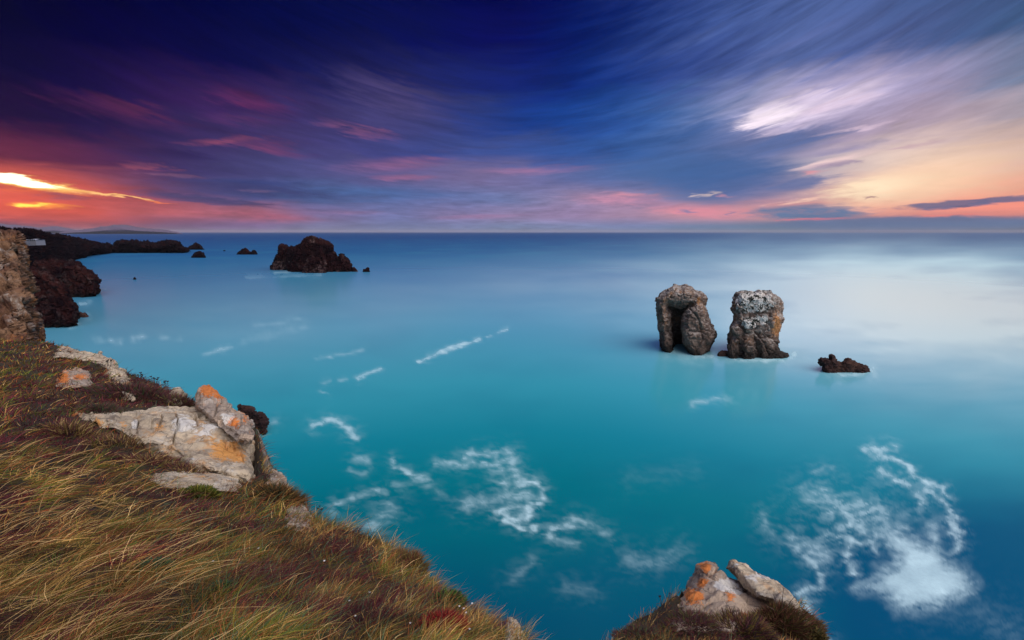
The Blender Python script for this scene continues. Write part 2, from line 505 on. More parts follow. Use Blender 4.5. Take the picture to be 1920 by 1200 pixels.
def rock_mat(name, s, pale, mid, dark, lichen=(0.55, 0.22, 0.05), lichen_amt=0.5, white_amt=0.4, wet_z=None, top_pale=0.0, spec=.25,
             dark_spots=0.0, bump=1.0, patches=False):
    """layered limestone: s = size of the coarse features in metres"""
    M = Mat(name)
    n1 = M.noise(0.6 / s, 6, 0.62, 0.6)
    n2 = M.noise(3.1 / s, 7, 0.65, 0.3)
    n3 = M.noise(11.0 / s, 6, 0.7)
    c = M.mix(M.rng(n1, .36, .64), mid, pale)
    c = M.mix(M.rng(n2, .47, .68, 0, .75), c, dark)
    if white_amt:
        w = M.math('MULTIPLY', M.rng(M.noise(1.3 / s, 5, .6, .8), .5, .66), M.rng(n3, .42, .6))
        c = M.mix(M.math('MULTIPLY', w, white_amt), c, (0.78, 0.76, 0.72))
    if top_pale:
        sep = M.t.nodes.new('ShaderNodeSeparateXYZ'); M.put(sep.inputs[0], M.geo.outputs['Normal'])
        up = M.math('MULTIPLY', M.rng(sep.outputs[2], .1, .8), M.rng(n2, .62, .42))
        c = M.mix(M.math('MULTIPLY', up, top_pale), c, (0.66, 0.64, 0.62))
    if lichen_amt:
        l = M.math('MULTIPLY', M.rng(M.noise(0.9 / s, 4, .6, .5), .52, .64), M.rng(M.noise(6.0 / s, 6, .7), .42, .58))
        c = M.mix(M.math('MULTIPLY', l, lichen_amt), c, lichen)
    if patches:
        pn = M.noise(8.0 / s, 8, .78, .4)
        c = M.mix(M.rng(M.math('ADD', M.math('MULTIPLY', M.attr('chalk_patch').outputs['Fac'], .42), M.noise(3.0 / s, 8, .72, .5)), .70, .80, 0, .85), c, (0.80, 0.77, 0.74))
        c = M.mix(M.rng(M.math('ADD', M.math('MULTIPLY', M.attr('lichen_patch').outputs['Fac'], .42), pn), .66, .80, 0, .85), c, M.mix(pn, lichen, tuple(min(1, v * 1.5) for v in lichen)))
    if dark_spots:
        ds = M.math('MULTIPLY', M.rng(M.noise(3.4 / s, 3, .7, .8), .50, .56), M.rng(M.attr('chalk_patch').outputs['Fac'], .2, .6))
        c = M.mix(M.math('MULTIPLY', ds, dark_spots), c, (0.02, 0.025, 0.02))
    c = M.mix(M.rng(M.vor(1.7 / s, 'DISTANCE_TO_EDGE', M.warp(.9 * s / 4)), .014, .0, 0, .7), c, tuple(v * .3 for v in dark))
    if wet_z is not None:
        wz = M.math('ADD', M.z(), M.math('MULTIPLY', M.math('SUBTRACT', n1, .5), wet_z * 1.4))
        wet = M.rng(wz, wet_z * 1.25, wet_z * .25)
        c = M.mix(M.math('MULTIPLY', wet, .8), c, tuple(v * .45 for v in mid))
        c = M.mix(M.math('MULTIPLY', M.rng(wz, wet_z * .42, wet_z * .12), .9), c, (0.018, 0.014, 0.012))
    M.put(M.b.inputs['Base Color'], c)
    M.b.inputs['Roughness'].default_value = 0.88
    M.b.inputs['Specular IOR Level'].default_value = spec
    h = M.math('ADD', M.math('MULTIPLY', n2, .7), M.math('MULTIPLY', n3, .35))
    M.put(M.b.inputs['Normal'], M.bump(h, min(1.0, .7 * bump), .10 * s * bump))
    return M.m


# ------------------------------------------------------------------ rock builder: outlines with depth -> solid -> weathered surface
def surface_nets(F):
    ins = F < 0
    nx, ny, nz = F.shape
    cnt = np.zeros((nx - 1, ny - 1, nz - 1), np.int8)
    corners = [(a, b, c) for a in (0, 1) for b in (0, 1) for c in (0, 1)]
    sl_ = lambda A, k: A[k[0]:nx - 1 + k[0], k[1]:ny - 1 + k[1], k[2]:nz - 1 + k[2]]
    for k in corners:
        cnt += sl_(ins, k)
    act = (cnt > 0) & (cnt < 8)
    idx = -np.ones(act.shape, np.int64)
    I = np.argwhere(act); idx[act] = np.arange(len(I))
    pos = np.zeros((len(I), 3)); num = np.zeros(len(I))
    for k in corners:
        for ax in range(3):
            if k[ax]: continue
            k2 = list(k); k2[ax] = 1
            a = F[I[:, 0] + k[0], I[:, 1] + k[1], I[:, 2] + k[2]]
            b = F[I[:, 0] + k2[0], I[:, 1] + k2[1], I[:, 2] + k2[2]]
            cr = (a < 0) != (b < 0)
            t = np.where(cr, a / np.where(cr, a - b, 1), 0)
            p = np.tile(np.array(k, float), (len(I), 1)); p[:, ax] += t
            pos += p * cr[:, None]; num += cr
    pos = pos / num[:, None] + I
    faces = []
    for ax in range(3):
        o1, o2 = [q for q in range(3) if q != ax]
        A = [slice(None)] * 3; B = [slice(None)] * 3
        A[ax] = slice(0, F.shape[ax] - 1); B[ax] = slice(1, F.shape[ax])
        cr = ins[tuple(A)] != ins[tuple(B)]
        J = np.argwhere(cr)
        ok = (J[:, o1] > 0) & (J[:, o2] > 0) & (J[:, o1] < F.shape[o1] - 1) & (J[:, o2] < F.shape[o2] - 1)
        J = J[ok]
        q = []
        for s1, s2 in ((0, 0), (1, 0), (1, 1), (0, 1)):
            c = J.copy(); c[:, o1] -= s1; c[:, o2] -= s2
            q.append(idx[c[:, 0], c[:, 1], c[:, 2]])
        q = np.stack(q, 1)
        flip = ins[J[:, 0], J[:, 1], J[:, 2]]
        if ax == 1: flip = ~flip
        q[flip] = q[flip][:, ::-1]
        faces.append(q)
    return pos, np.concatenate(faces)


def vnormals(V, Fc):
    a, b, c, d = (V[Fc[:, k]] for k in range(4))
    n = np.cross(c - a, d - b)
    N = np.zeros_like(V)
    for k in range(4):
        for x in range(3):
            N[:, x] += np.bincount(Fc[:, k], n[:, x], len(V))
    return N / (np.linalg.norm(N, axis=1)[:, None] + 1e-12)


def rock(name, lumps, D, mat, cell=2.0, seed=0.0, disp=(0.5, 0.3, 0.25, 0.06), size=3.0, strata=0.0, kind=None,
         label=None, cat=None, group=None, stretch=(1, 1, 1), cracks=(), spots=(), grow=0.0):
    """lumps: list of (outline in measured pixels, half thickness m, rounding px, depth offset m).
    D: distance in metres, or a function of pixel position. The outlines become one solid at that distance."""
    Dm = D if callable(D) else (lambda X, Y: D + 0 * X)
    allp = np.array([p for l in lumps for p in l[0]], float)
    pad = 3 * cell
    x0, y0 = allp.min(0) - pad; x1, y1 = allp.max(0) + pad
    cxm, cym = (x0 + x1) / 2, (y0 + y1) / 2
    dm = float(Dm(np.array(cxm), np.array(cym)))
    cw = cell * dm / F_PX * 1.15
    w0 = min(l[3] - l[1] for l in lumps) - 3 * cw; w1 = max(l[3] + l[1] for l in lumps) + 3 * cw
    nw = int((w1 - w0) / cw) + 1
    if nw > 70:
        nw = 70
    gx = np.arange(x0, x1, cell); gy = np.arange(y0, y1, cell); gw = np.linspace(w0, w1, nw)
    X, Y = np.meshgrid(gx, gy, indexing='ij')
    Fd = None
    for poly, T, R, wc in lumps:
        s = poly_sdf(poly, X, Y)
        s = s + (fbm(v3(X.ravel() / 14, Y.ravel() / 14, seed * 3.1), 3).reshape(X.shape)) * min(R, 10) * .22
        s = s + grow
        q = np.clip(s / R, 0, 1)
        h = T * np.sqrt(np.clip(1 - (1 - q) ** 2, 0, 1)) * (1 + .0 * q)
        h = np.where(s > 0, h, s * T / R * 2)
        f = np.abs(gw[None, None, :] - wc) - h[:, :, None]
        Fd = f if Fd is None else np.minimum(Fd, f)
    P, Q = surface_nets(Fd)
    px = x0 + P[:, 0] * cell; py = y0 + P[:, 1] * cell; w = w0 + P[:, 2] * (w1 - w0) / (nw - 1)
    V = ray(px, py) * (Dm(px, py) + w)[:, None] + np.array([0, 0, CAM_Z])
    N = vnormals(V, Q)
    ctr = V.mean(0)
    if ((V - ctr) * N).sum() < 0:
        Q = Q[:, ::-1]; N = -N
    a1, a2, a3, a4 = disp
    st3 = np.array(stretch, float)
    ps = (V + seed * 13.7) / size / st3
    d = a1 * fbm(ps * .6, 3)
    wp = ps * 1.3 + .35 * np.stack([perlin(ps * 2 + 5), perlin(ps * 2 + 11), perlin(ps * 2 + 19)], -1)
    f1, f2, idd = worley(wp)
    d += a2 * (idd - .5) * sm(f2 - f1, 0, .12) - a3 * (1 - sm(f2 - f1, 0, .16))
    f1, f2, idd = worley(wp * 2.7 + 3)
    d += .45 * (a2 * (idd - .5) * sm(f2 - f1, 0, .2) - a3 * (1 - sm(f2 - f1, 0, .2)))
    d += a4 * fbm(ps * 6, 3, ridged=True)
    if strata:
        d += strata * np.sin((V[:, 2] + .25 * V[:, 0]) / size * 9 + 3 * fbm(ps, 2))
    d -= .25 * a1
    for pts, cw_, dep in cracks:
        jx = px + 2.2 * fbm(v3(px / 9, py / 9, 3.0), 2); jy = py + 2.2 * fbm(v3(px / 9, py / 9, 9.0), 2)
        d -= dep * np.exp(-(line_dist(pts, jx, jy) / cw_) ** 2) * (N[:, 1] < .3)
    V = V + N * d[:, None]
    o = make_mesh(name, V, Q, mat)
    tag(o, label, cat, group, kind)
    if spots:
        li = np.zeros(len(V)); wh = np.zeros(len(V))
        for sx, sy, rx, ry, amt in spots:
            e = np.exp(-((px - sx) / rx) ** 2 - ((py - sy) / ry) ** 2)
            if amt > 0: li = np.maximum(li, amt * e)
            else: wh = np.maximum(wh, -amt * e)
        set_attr(o, 'lichen_patch', li); set_attr(o, 'chalk_patch', wh)
    return o


# ------------------------------------------------------------------ the sea
FOAM_LINES = [
 ([(1620,843),(1640,850),(1672,856),(1700,870),(1718,893),(1745,908),(1770,918),(1780,926)],6,.95),
 ([(1640,838),(1655,842)],9,.8), ([(1668,832),(1676,837)],5,.7),
 ([(1650,884),(1668,890),(1678,896)],9,.85), ([(1690,900),(1715,918),(1732,936),(1730,955)],8,.6),
 ([(1738,918),(1762,934),(1778,955),(1793,972)],6,.7), ([(1775,975),(1790,985),(1807,998)],7,.7),
 ([(1783,995),(1803,1020),(1795,1032)],9,.6),
 ([(1510,930),(1545,923),(1560,945),(1590,955),(1640,968)],20,.42), ([(1552,955),(1560,958)],11,.6), ([(1580,956),(1592,962)],10,.65),
 ([(1610,940),(1660,965),(1700,985)],18,.35),
 ([(1575,985),(1610,983),(1640,1000)],10,.65), ([(1592,1015),(1590,1050),(1603,1076)],9,.8),
 ([(1600,1018),(1625,1010),(1645,1030)],8,.55), ([(1550,1000),(1575,1005)],10,.4),
 ([(1490,1015),(1520,1030),(1545,1036)],16,.55), ([(1512,1040),(1540,1078),(1541,1098),(1505,1110),(1520,1130),(1514,1152)],8,.62),
 ([(1500,1112),(1512,1150),(1530,1180),(1560,1215)],9,.55),
 ([(820,868),(860,870),(900,874),(910,868)],6,.6), ([(868,856),(895,845),(930,853)],7,.6), ([(935,868),(905,872)],6,.5),
 ([(952,850),(960,880),(975,905)],11,.5), ([(985,903),(1003,905),(1018,925),(1020,938),(1000,948),(985,952)],7,.95),
 ([(932,960),(960,950),(985,958),(990,972),(965,975),(945,965),(945,975),(970,990),(1005,990)],7,.85),
 ([(870,945),(930,935),(990,930)],15,.38), ([(938,903),(944,912)],7,.75), ([(930,870),(945,895),(970,915)],14,.3),
 ([(1032,1004),(1040,990),(1060,982),(1075,983)],8,.6), ([(1075,970),(1110,985),(1145,1002)],9,.35), ([(1030,1000),(1050,1018),(1080,1020)],7,.3),
 ([(735,860),(745,876),(770,890),(800,893)],6,.6), ([(665,858),(690,864)],7,.4), ([(660,880),(680,886)],5,.3),
 ([(740,908),(775,905),(765,895)],6,.3), ([(790,905),(830,925)],8,.22),
 ([(587,797),(620,788),(645,796),(668,814),(652,812)],7,.75),
 ([(625,945),(670,932),(700,922),(725,922)],6,.5), ([(700,985),(732,955)],17,.42), ([(620,960),(660,990)],10,.25),
 ([(783,679),(810,668),(845,652),(860,648),(900,636)],3.2,1.0), ([(865,652),(835,660)],3,.9), ([(915,632),(922,629)],2.6,.8), ([(935,623),(952,618)],2.6,.8),
 ([(673,709),(690,699),(715,692)],3.5,.6), ([(610,716),(617,714)],4,.5), ([(635,714),(650,713)],3,.45), ([(605,735),(613,740)],3,.35),
 ([(590,673),(640,664),(680,655)],3,.35), ([(175,638),(200,637),(225,640)],3,.7), ([(250,636),(268,633)],4,.6), ([(300,632),(340,636)],3,.3),
 ([(380,662),(430,650)],3.5,.4), ([(455,640),(520,626),(570,612)],7,.2), ([(480,612),(560,600)],5,.18),
 ([(1298,758),(1340,750),(1372,744)],6,.5),
 ([(1245,652),(1275,663),(1320,668),(1362,668)],5,.5), ([(1250,664),(1300,674),(1350,672)],9,.2),
 ([(1355,668),(1400,676),(1480,674),(1488,664)],4.5,.8), ([(1540,690),(1575,702),(1610,702),(1642,696)],5,.75), ([(1490,668),(1640,700)],16,.15),


 ([(1180,1050),(1230,1055),(1270,1035)],16,.24), ([(1430,970),(1440,1000)],11,.34), ([(955,1085),(1000,1050)],11,.18), ([(1060,1100),(1110,1110)],12,.16),
 ([(1740,1130),(1850,1150),(1900,1190)],30,.10), ([(1520,885),(1560,880)],7,.2),
 ([(515,512),(545,508),(565,503)],2.5,.6), ([(460,520),(520,519),(600,516)],3,.25), ([(150,571),(170,566)],3,.5), ([(185,545),(200,543)],2.5,.5),
 ([(165,590),(172,593)],3,.5), ([(130,612),(170,600)],4,.3), ([(500,800),(515,790)],8,.3), ([(1180,900),(1300,880)],16,.05),
]
FOAM_BLOB = [(1630,990),(1663,975),(1693,985),(1720,1003),(1735,1012),(1733,987),(1747,970),(1763,980),(1772,1000),(1770,1025),(1783,1047),
             (1817,1063),(1837,1093),(1827,1120),(1793,1133),(1763,1148),(1713,1152),(1683,1150),(1663,1130),(1640,1118),(1613,1118),
             (1593,1100),(1627,1087),(1647,1067),(1640,1057),(1673,1050),(1660,1020),(1640,1000)]
SHORE = []   # filled with the waterlines of the rocks: (x, y, radius)


def build_sea():
    az_f = np.degrees(np.arctan(np.linspace(math.tan(RAD(-62)), math.tan(RAD(62)), 900)))
    az_b = np.linspace(62, 298, 48)[1:-1]
    az = np.radians(np.concatenate([az_f, az_b]))
    # rows: depression angles give even detail near and far
    r1 = np.linspace(52, 12, 230); r2 = 12 * np.exp(np.linspace(0, math.log(.043 / 12), 165))[1:]
    dep = np.concatenate([[88, 80, 70, 60], r1, r2])
    r = CAM_Z / np.tan(np.radians(dep))
    A, R = np.meshgrid(az, r)
    X = R * np.sin(A); Y = R * np.cos(A)
    nr, na = X.shape
    I = np.arange(nr * na).reshape(nr, na)
    J = np.roll(I, -1, 1)
    Q = np.stack([I[:-1].ravel(), J[:-1].ravel(), J[1:].ravel(), I[1:].ravel()], 1)[:, ::-1]
    V = v3(X.ravel(), Y.ravel(), 0)
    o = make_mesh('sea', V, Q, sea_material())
    tag(o, kind='structure', label='smooth turquoise sea blurred by a long exposure, reaching the horizon')
    px, py = to_px(V[:, 0], V[:, 1], V[:, 2])
    px = np.where(V[:, 1] > 5, px, -9999)
    m = (px > -200) & (px < 2150) & (py > 430) & (py < 1350)
    foam = np.zeros(len(V))
    mx, my = px[m], py[m]
    wx = mx + 14 * fbm(v3(mx / 46, my / 28, .3), 3) + 3 * fbm(v3(mx / 11, my / 8, 4.3), 2)
    wy = my + 10 * fbm(v3(mx / 46, my / 28, 7.3), 3) + 2.5 * fbm(v3(mx / 11, my / 8, 8.3), 2)
    small = np.clip((my - 560) / 160, .12, 1)
    wx = mx + (wx - mx) * small; wy = my + (wy - my) * small
    t1 = fbm(v3(wx / 26 + wy / 40, wy / 10 - wx / 60, 2.2), 4)
    t2 = fbm(v3(wx / 9, wy / 4.2 - wx / 30, 12.2), 3)
    core = np.zeros(len(mx)); halo = np.zeros(len(mx))
    for pts, w, a in FOAM_LINES:
        P = np.array(pts, float)
        k = (wx > P[:, 0].min() - 6 * w) & (wx < P[:, 0].max() + 6 * w) & (wy > P[:, 1].min() - 6 * w) & (wy < P[:, 1].max() + 6 * w)
        d = line_dist(pts, wx[k], wy[k])
        core[k] = 1 - (1 - core[k]) * (1 - a * np.exp(-(d / (w * .8)) ** 2))
        halo[k] = 1 - (1 - halo[k]) * (1 - a * np.exp(-(d / (w * 2.1)) ** 2))
    f = .68 * core * np.clip(.74 + 1.2 * t1 + .15 * t2, .05, 1.0) + .6 * halo * np.clip(.16 + .3 * t2 + 1.1 * t1, 0, 1)
    s = poly_sdf(FOAM_BLOB, mx + (wx - mx) * .9, my + (wy - my) * .9)
    hole = np.exp(-(line_dist([(1768, 1000), (1772, 1012)], wx, wy) / 9) ** 2) + np.exp(-(line_dist([(1650, 1022), (1668, 1046)], wx, wy) / 6) ** 2)
    bl = sm(s, -14, 34) * (.84 + .3 * fbm(v3(wx / 60, wy / 40, 3.3), 3)) * (1 - .8 * np.clip(hole, 0, 1))
    rag = 1 - sm(s, 8, 46)
    bl = bl * np.clip(1 - rag * (.35 - 1.1 * t1 - .2 * t2), 0, 1.05)
    f = 1 - (1 - np.clip(f, 0, 1)) * (1 - np.clip(bl, 0, .97))
    foam[m] = np.clip(f, 0, 1)
    # wash around the rocks that stand in the water
    for sx, sy, sr, sa in SHORE:
        d = np.hypot(V[:, 0] - sx, V[:, 1] - sy) / sr
        k = d < 2.2
        foam[k] = np.maximum(foam[k], sa * np.exp(-np.abs(d[k] - 1) * 5) * np.clip(.5 + fbm(V[k] / (sr * .5), 3), 0, 1))
    set_attr(o, 'foam', foam)
    # sky sheen painted into the water colour, partly surf mist; deep channel at right
    painted_sheen = np.zeros(len(V))
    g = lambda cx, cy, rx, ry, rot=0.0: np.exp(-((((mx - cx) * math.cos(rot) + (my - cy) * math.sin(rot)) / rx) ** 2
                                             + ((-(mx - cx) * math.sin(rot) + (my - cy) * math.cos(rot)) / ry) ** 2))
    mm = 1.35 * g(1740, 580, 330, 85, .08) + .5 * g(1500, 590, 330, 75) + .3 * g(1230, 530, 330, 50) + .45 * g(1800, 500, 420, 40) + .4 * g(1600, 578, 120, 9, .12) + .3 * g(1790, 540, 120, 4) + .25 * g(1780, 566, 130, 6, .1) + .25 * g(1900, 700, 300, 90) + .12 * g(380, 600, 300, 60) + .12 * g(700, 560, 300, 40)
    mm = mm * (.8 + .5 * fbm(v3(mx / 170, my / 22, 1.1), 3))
    painted_sheen[m] = np.clip(mm, 0, 1)
    set_attr(o, 'painted_sheen', painted_sheen)
    deep = np.zeros(len(V))
    dd = sm(my, 820, 1150) * (.1 + .8 * sm(mx, 1200, 1850)) + .6 * g(1900, 1060, 330, 160) + .3 * g(1150, 1160, 500, 130)
    dd = dd + .25 * fbm(v3(mx / 210, my / 70, 5.1), 3)
    deep[m] = np.clip(dd, 0, 1)
    set_attr(o, 'deep', deep)
    return o


def sea_material():
    M = Mat('sea_water')
    pos = M.geo.outputs['Position']
    ln = M.t.nodes.new('ShaderNodeVectorMath'); ln.operation = 'LENGTH'; M.put(ln.inputs[0], pos)
    r = ln.outputs['Value']
    n = M.noise(.012, 4, .5, .4)
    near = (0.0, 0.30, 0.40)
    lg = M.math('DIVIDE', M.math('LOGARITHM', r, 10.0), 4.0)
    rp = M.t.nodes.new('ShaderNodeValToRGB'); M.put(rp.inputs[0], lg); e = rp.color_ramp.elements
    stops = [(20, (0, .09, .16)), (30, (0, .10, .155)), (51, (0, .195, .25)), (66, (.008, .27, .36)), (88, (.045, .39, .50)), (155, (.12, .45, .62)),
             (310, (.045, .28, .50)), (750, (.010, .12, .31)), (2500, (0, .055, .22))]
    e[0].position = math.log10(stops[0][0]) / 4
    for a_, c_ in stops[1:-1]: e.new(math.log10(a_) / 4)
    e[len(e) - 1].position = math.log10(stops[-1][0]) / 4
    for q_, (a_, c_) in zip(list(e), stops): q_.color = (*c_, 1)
    c = M.mix(M.math('MULTIPLY', M.attr('deep').outputs['Fac'], .85), rp.outputs[0], (0.0, 0.075, 0.19))
    c = M.mix(M.math('MULTIPLY', M.math('SUBTRACT', n, .45), .6, True), c, (0.05, 0.40, 0.50))
    c = M.mix(M.attr('painted_sheen').outputs['Fac'], c, (0.70, 0.98, 1.0))  # pale reflection of the sky laid into the base colour
    fn = M.noise(3.0, 6, .7)
    foam = M.math('MULTIPLY', M.attr('foam').outputs['Fac'], M.rng(fn, .25, .6, .86, 1.0), True)
    c = M.mix(foam, c, (0.66, 0.92, 1.0))
    M.put(M.b.inputs['Base Color'], c)
    M.b.inputs['IOR'].default_value = 1.4
    M.put(M.b.inputs['Roughness'], M.math('ADD', M.rng(r, 90, 900, .15, .55), M.math('MULTIPLY', foam, .4)))
    return M.m


# ------------------------------------------------------------------ terrain of the headland we stand on
CTRL = [(500,1200,1.75),(0,1200,1.75),(900,1200,2.2),(250,1050,2.9),(0,1000,3.3),(0,900,4.5),(0,750,8.5),(250,950,4.9),(600,970,5.6),(700,1000,4.9),
        (850,1110,3.4),(950,1170,2.55),(480,900,7.0),(480,800,9.3),(400,765,11.0),(300,722,13.0),(200,668,17.0),(80,640,20.0),(0,640,20.5),
        (150,760,9.4),(300,860,7.0),(500,1000,4.6),(700,1120,3.0),(-400,700,11.0),(-400,1000,3.0),
        (1250,1200,3.05),(1250,1140,3.5),(1380,1075,4.3),(1500,1200,3.2),(1510,1150,3.6),(1150,1185,3.15)]
EDGE = [(75,640,20.5),(150,652,18.2),(215,690,15.6),(300,722,13.4),(365,745,11.6),(440,775,10.3),(484,800,9.4),(492,880,7.6),(525,905,7.0),(560,930,6.5),
        (610,968,5.7),(700,1003,5.0),(780,1045,4.3),(850,1110,3.45),(920,1150,2.85),(980,1185,2.4),(1000,1230,2.1),(1060,1290,1.7),(1115,1215,2.5),
        (1150,1180,3.2),(1250,1125,3.75),(1320,1075,4.3),(1385,1062,4.6),(1440,1085,4.4),(1500,1135,3.9),(1535,1170,3.5),(1560,1230,3.0),(1640,1400,2.2)]


def w_at(px, py, D):
    p = ray(px, py) * D; return (float(p[0]), float(p[1]), float(p[2]) + CAM_Z)


_cp = [w_at(*c) for c in CTRL] + [(0, -3, 28.5), (-8, -4, 28.6), (-20, -4, 28.9), (-30, 8, 28.4), (6, -6, 28.4), (3, -2, 28.0), (0, 0.3, 28.3), (-36, 26, 27.2), (-27, 24, 25.0)]
_cp = np.array(_cp)


def _tps_k(r2):
    return np.where(r2 > 0, .5 * r2 * np.log(r2 + 1e-12), 0)


def _tps_fit(P):
    n = len(P)
    d2 = ((P[:, None, :2] - P[None, :, :2]) ** 2).sum(-1)
    K = _tps_k(d2) + np.eye(n) * .02
    B = np.concatenate([np.ones((n, 1)), P[:, :2]], 1)
    A = np.zeros((n + 3, n + 3)); A[:n, :n] = K; A[:n, n:] = B; A[n:, :n] = B.T
    return np.linalg.solve(A, np.concatenate([P[:, 2], np.zeros(3)]))


_tw = _tps_fit(_cp)


def plateau(x, y):
    sh = x.shape; x = x.ravel(); y = y.ravel()
    out = _tw[-3] + _tw[-2] * x + _tw[-1] * y
    for k, p in enumerate(_cp):
        out = out + _tw[k] * _tps_k((x - p[0]) ** 2 + (y - p[1]) ** 2)
    return out.reshape(sh)


EDGE_XY = [w_at(*e)[:2] for e in EDGE] + [(3.2, -2.5), (7, -9), (-45, -9), (-52, 27), (-31, 27), (-25.4, 23)]


CARVE = [([(148,777),(250,765),(345,761),(402,773),(462,798),(485,830),(486,892),(455,908),(370,890),(300,860),(235,818),(190,792)], .5),
         ([(290,885),(430,886),(452,900),(440,922),(310,915)], .2),
         ([(1265,1140),(1306,1062),(1340,1056),(1372,1046),(1460,1086),(1500,1130),(1480,1160),(1400,1165),(1330,1135)], .3)]


def ground_z(x, y, carve=True):
    sh = x.shape; xr = x.ravel(); yr = y.ravel()
    s = poly_sdf(EDGE_XY, xr, yr)
    r = np.hypot(xr, yr)
    z = plateau(xr, yr)
    sc = np.clip(r / 8, .25, 1)
    z = z + .16 * sc * fbm(v3(xr / 2.1, yr / 2.1, .5), 3) + .07 * sc * fbm(v3(xr / .55, yr / .55, 2.5), 3)
    out = np.clip(-s, 0, None)
    drop = out * 2.6 + .9 * (1 - np.exp(-out * 3)) + out ** 1.15 * (.25 + .8 * fbm(v3(xr / 3, yr / 3, z / 4), 3))
    z = z - np.maximum(drop, 0) - .10 * sm(s, .45, 0) * np.clip(sc, 0, 1)
    if carve:
        qx, qy = to_px(xr, yr, z)
        qx = np.where(yr > .8, qx, -9999)
        for poly, dep in CARVE:
            P = np.array(poly, float)
            k = (qx > P[:, 0].min() - 30) & (qx < P[:, 0].max() + 30) & (qy > P[:, 1].min() - 30) & (qy < P[:, 1].max() + 30)
            if k.any():
                z[k] = z[k] - dep * sm(poly_sdf(poly, qx[k], qy[k]), 0, 20)
    return z.reshape(sh), s.reshape(sh)


def build_ground():
    xs = np.concatenate([np.arange(-46, -24, .35), np.arange(-24, -8, .16), np.arange(-8, 6, .085), np.arange(6, 22, .3)])
    ys = np.concatenate([np.arange(-10, -1, .3), np.arange(-1, 8, .085), np.arange(8, 22, .13), np.arange(22, 44, .35)])
    X, Y = np.meshgrid(xs, ys)
    Z, s = ground_z(X, Y)
    Z = np.maximum(Z, -3)
    nr, nc = X.shape
    I = np.arange(nr * nc).reshape(nr, nc)
    Q = np.stack([I[:-1, :-1].ravel(), I[:-1, 1:].ravel(), I[1:, 1:].ravel(), I[1:, :-1].ravel()], 1)
    zf = Z.ravel()[Q].max(1)
    Q = Q[zf > -2.9]
    V = v3(X.ravel(), Y.ravel(), Z.ravel())
    M = Mat('grassy_soil')
    n1 = M.noise(1.6, 5, .6); n2 = M.noise(14, 6, .7)
    c = M.mix(M.rng(n1, .35, .65), (0.022, 0.012, 0.012), (0.035, 0.028, 0.012))
    c = M.mix(M.rng(n2, .4, .7), c, (0.05, 0.03, 0.016))
    sepn = M.t.nodes.new('ShaderNodeSeparateXYZ'); M.put(sepn.inputs[0], M.geo.outputs['Normal'])
    rockc = M.mix(M.rng(n1, .4, .6), (0.16, 0.13, 0.11), (0.34, 0.29, 0.24))
    c = M.mix(M.rng(sepn.outputs[2], .62, .42), c, rockc)
    M.put(M.b.inputs['Base Color'], c); M.b.inputs['Roughness'].default_value = 1
    M.put(M.b.inputs['Normal'], M.bump(n2, .9, .04))
    o = make_mesh('ground', V, Q, M.m)
    return tag(o, kind='structure', label='sloping grassy cliff top above the sea')


# ------------------------------------------------------------------ materials of the stone
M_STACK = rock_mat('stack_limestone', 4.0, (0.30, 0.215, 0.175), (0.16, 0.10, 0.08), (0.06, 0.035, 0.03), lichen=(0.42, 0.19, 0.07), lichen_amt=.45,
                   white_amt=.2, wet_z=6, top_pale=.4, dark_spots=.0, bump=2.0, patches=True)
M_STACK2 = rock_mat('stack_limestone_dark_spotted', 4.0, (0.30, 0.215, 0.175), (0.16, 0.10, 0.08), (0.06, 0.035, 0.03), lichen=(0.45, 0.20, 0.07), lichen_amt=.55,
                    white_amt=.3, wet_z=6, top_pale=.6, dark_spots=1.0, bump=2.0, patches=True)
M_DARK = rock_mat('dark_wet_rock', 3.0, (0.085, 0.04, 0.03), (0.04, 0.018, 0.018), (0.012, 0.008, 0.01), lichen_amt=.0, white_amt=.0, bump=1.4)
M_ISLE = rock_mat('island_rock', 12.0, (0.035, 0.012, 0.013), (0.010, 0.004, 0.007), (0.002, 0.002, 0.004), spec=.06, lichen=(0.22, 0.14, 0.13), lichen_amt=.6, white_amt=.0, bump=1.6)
M_FAR = rock_mat('far_cliff_rock', 16.0, (0.015, 0.006, 0.008), (0.006, 0.003, 0.006), (0.003, 0.002, 0.004), lichen=(0.05, 0.012, 0.01), lichen_amt=.6, spec=.06, white_amt=.0, bump=1.2)  # shade of the far coast is put into this low albedo
M_CLIFF = rock_mat('headland_rock', 8.0, (0.045, 0.014, 0.013), (0.014, 0.005, 0.008), (0.004, 0.002, 0.005), lichen=(0.14, 0.085, 0.08), lichen_amt=.4, spec=.06, white_amt=.05, wet_z=4, bump=1.5)  # cliff shade is painted in through the very dark colours
M_NEAR = rock_mat('near_cliff_rock', 2.6, (0.27, 0.15, 0.085), (0.13, 0.055, 0.035), (0.04, 0.02, 0.02), lichen=(0.42, 0.15, 0.03), lichen_amt=.85, white_amt=.35, bump=1.4)
M_LEDGE = rock_mat('pale_ledge_limestone', 0.8, (0.74, 0.60, 0.44), (0.46, 0.37, 0.28), (0.17, 0.13, 0.11), lichen=(0.62, 0.27, 0.06), lichen_amt=.6, white_amt=.5, bump=1.8, patches=True)
M_TIP = rock_mat('orange_lichen_limestone', 0.6, (0.62, 0.46, 0.34), (0.40, 0.32, 0.27), (0.17, 0.13, 0.11), lichen=(0.62, 0.17, 0.02), lichen_amt=.5, white_amt=.4, bump=1.8, patches=True)

Z6 = lambda L: [(1180 + x / 3.84, 500 + y / 3.84) for x, y in L]
Z7 = lambda L: [(320 + x / 4.8, 420 + y / 4.8) for x, y in L]
Z1 = lambda L: [(x / 4.8, 400 + y / 4.8) for x, y in L]
Z3 = lambda L: [(x / 4.616, 420 + y / 4.615) for x, y in L]


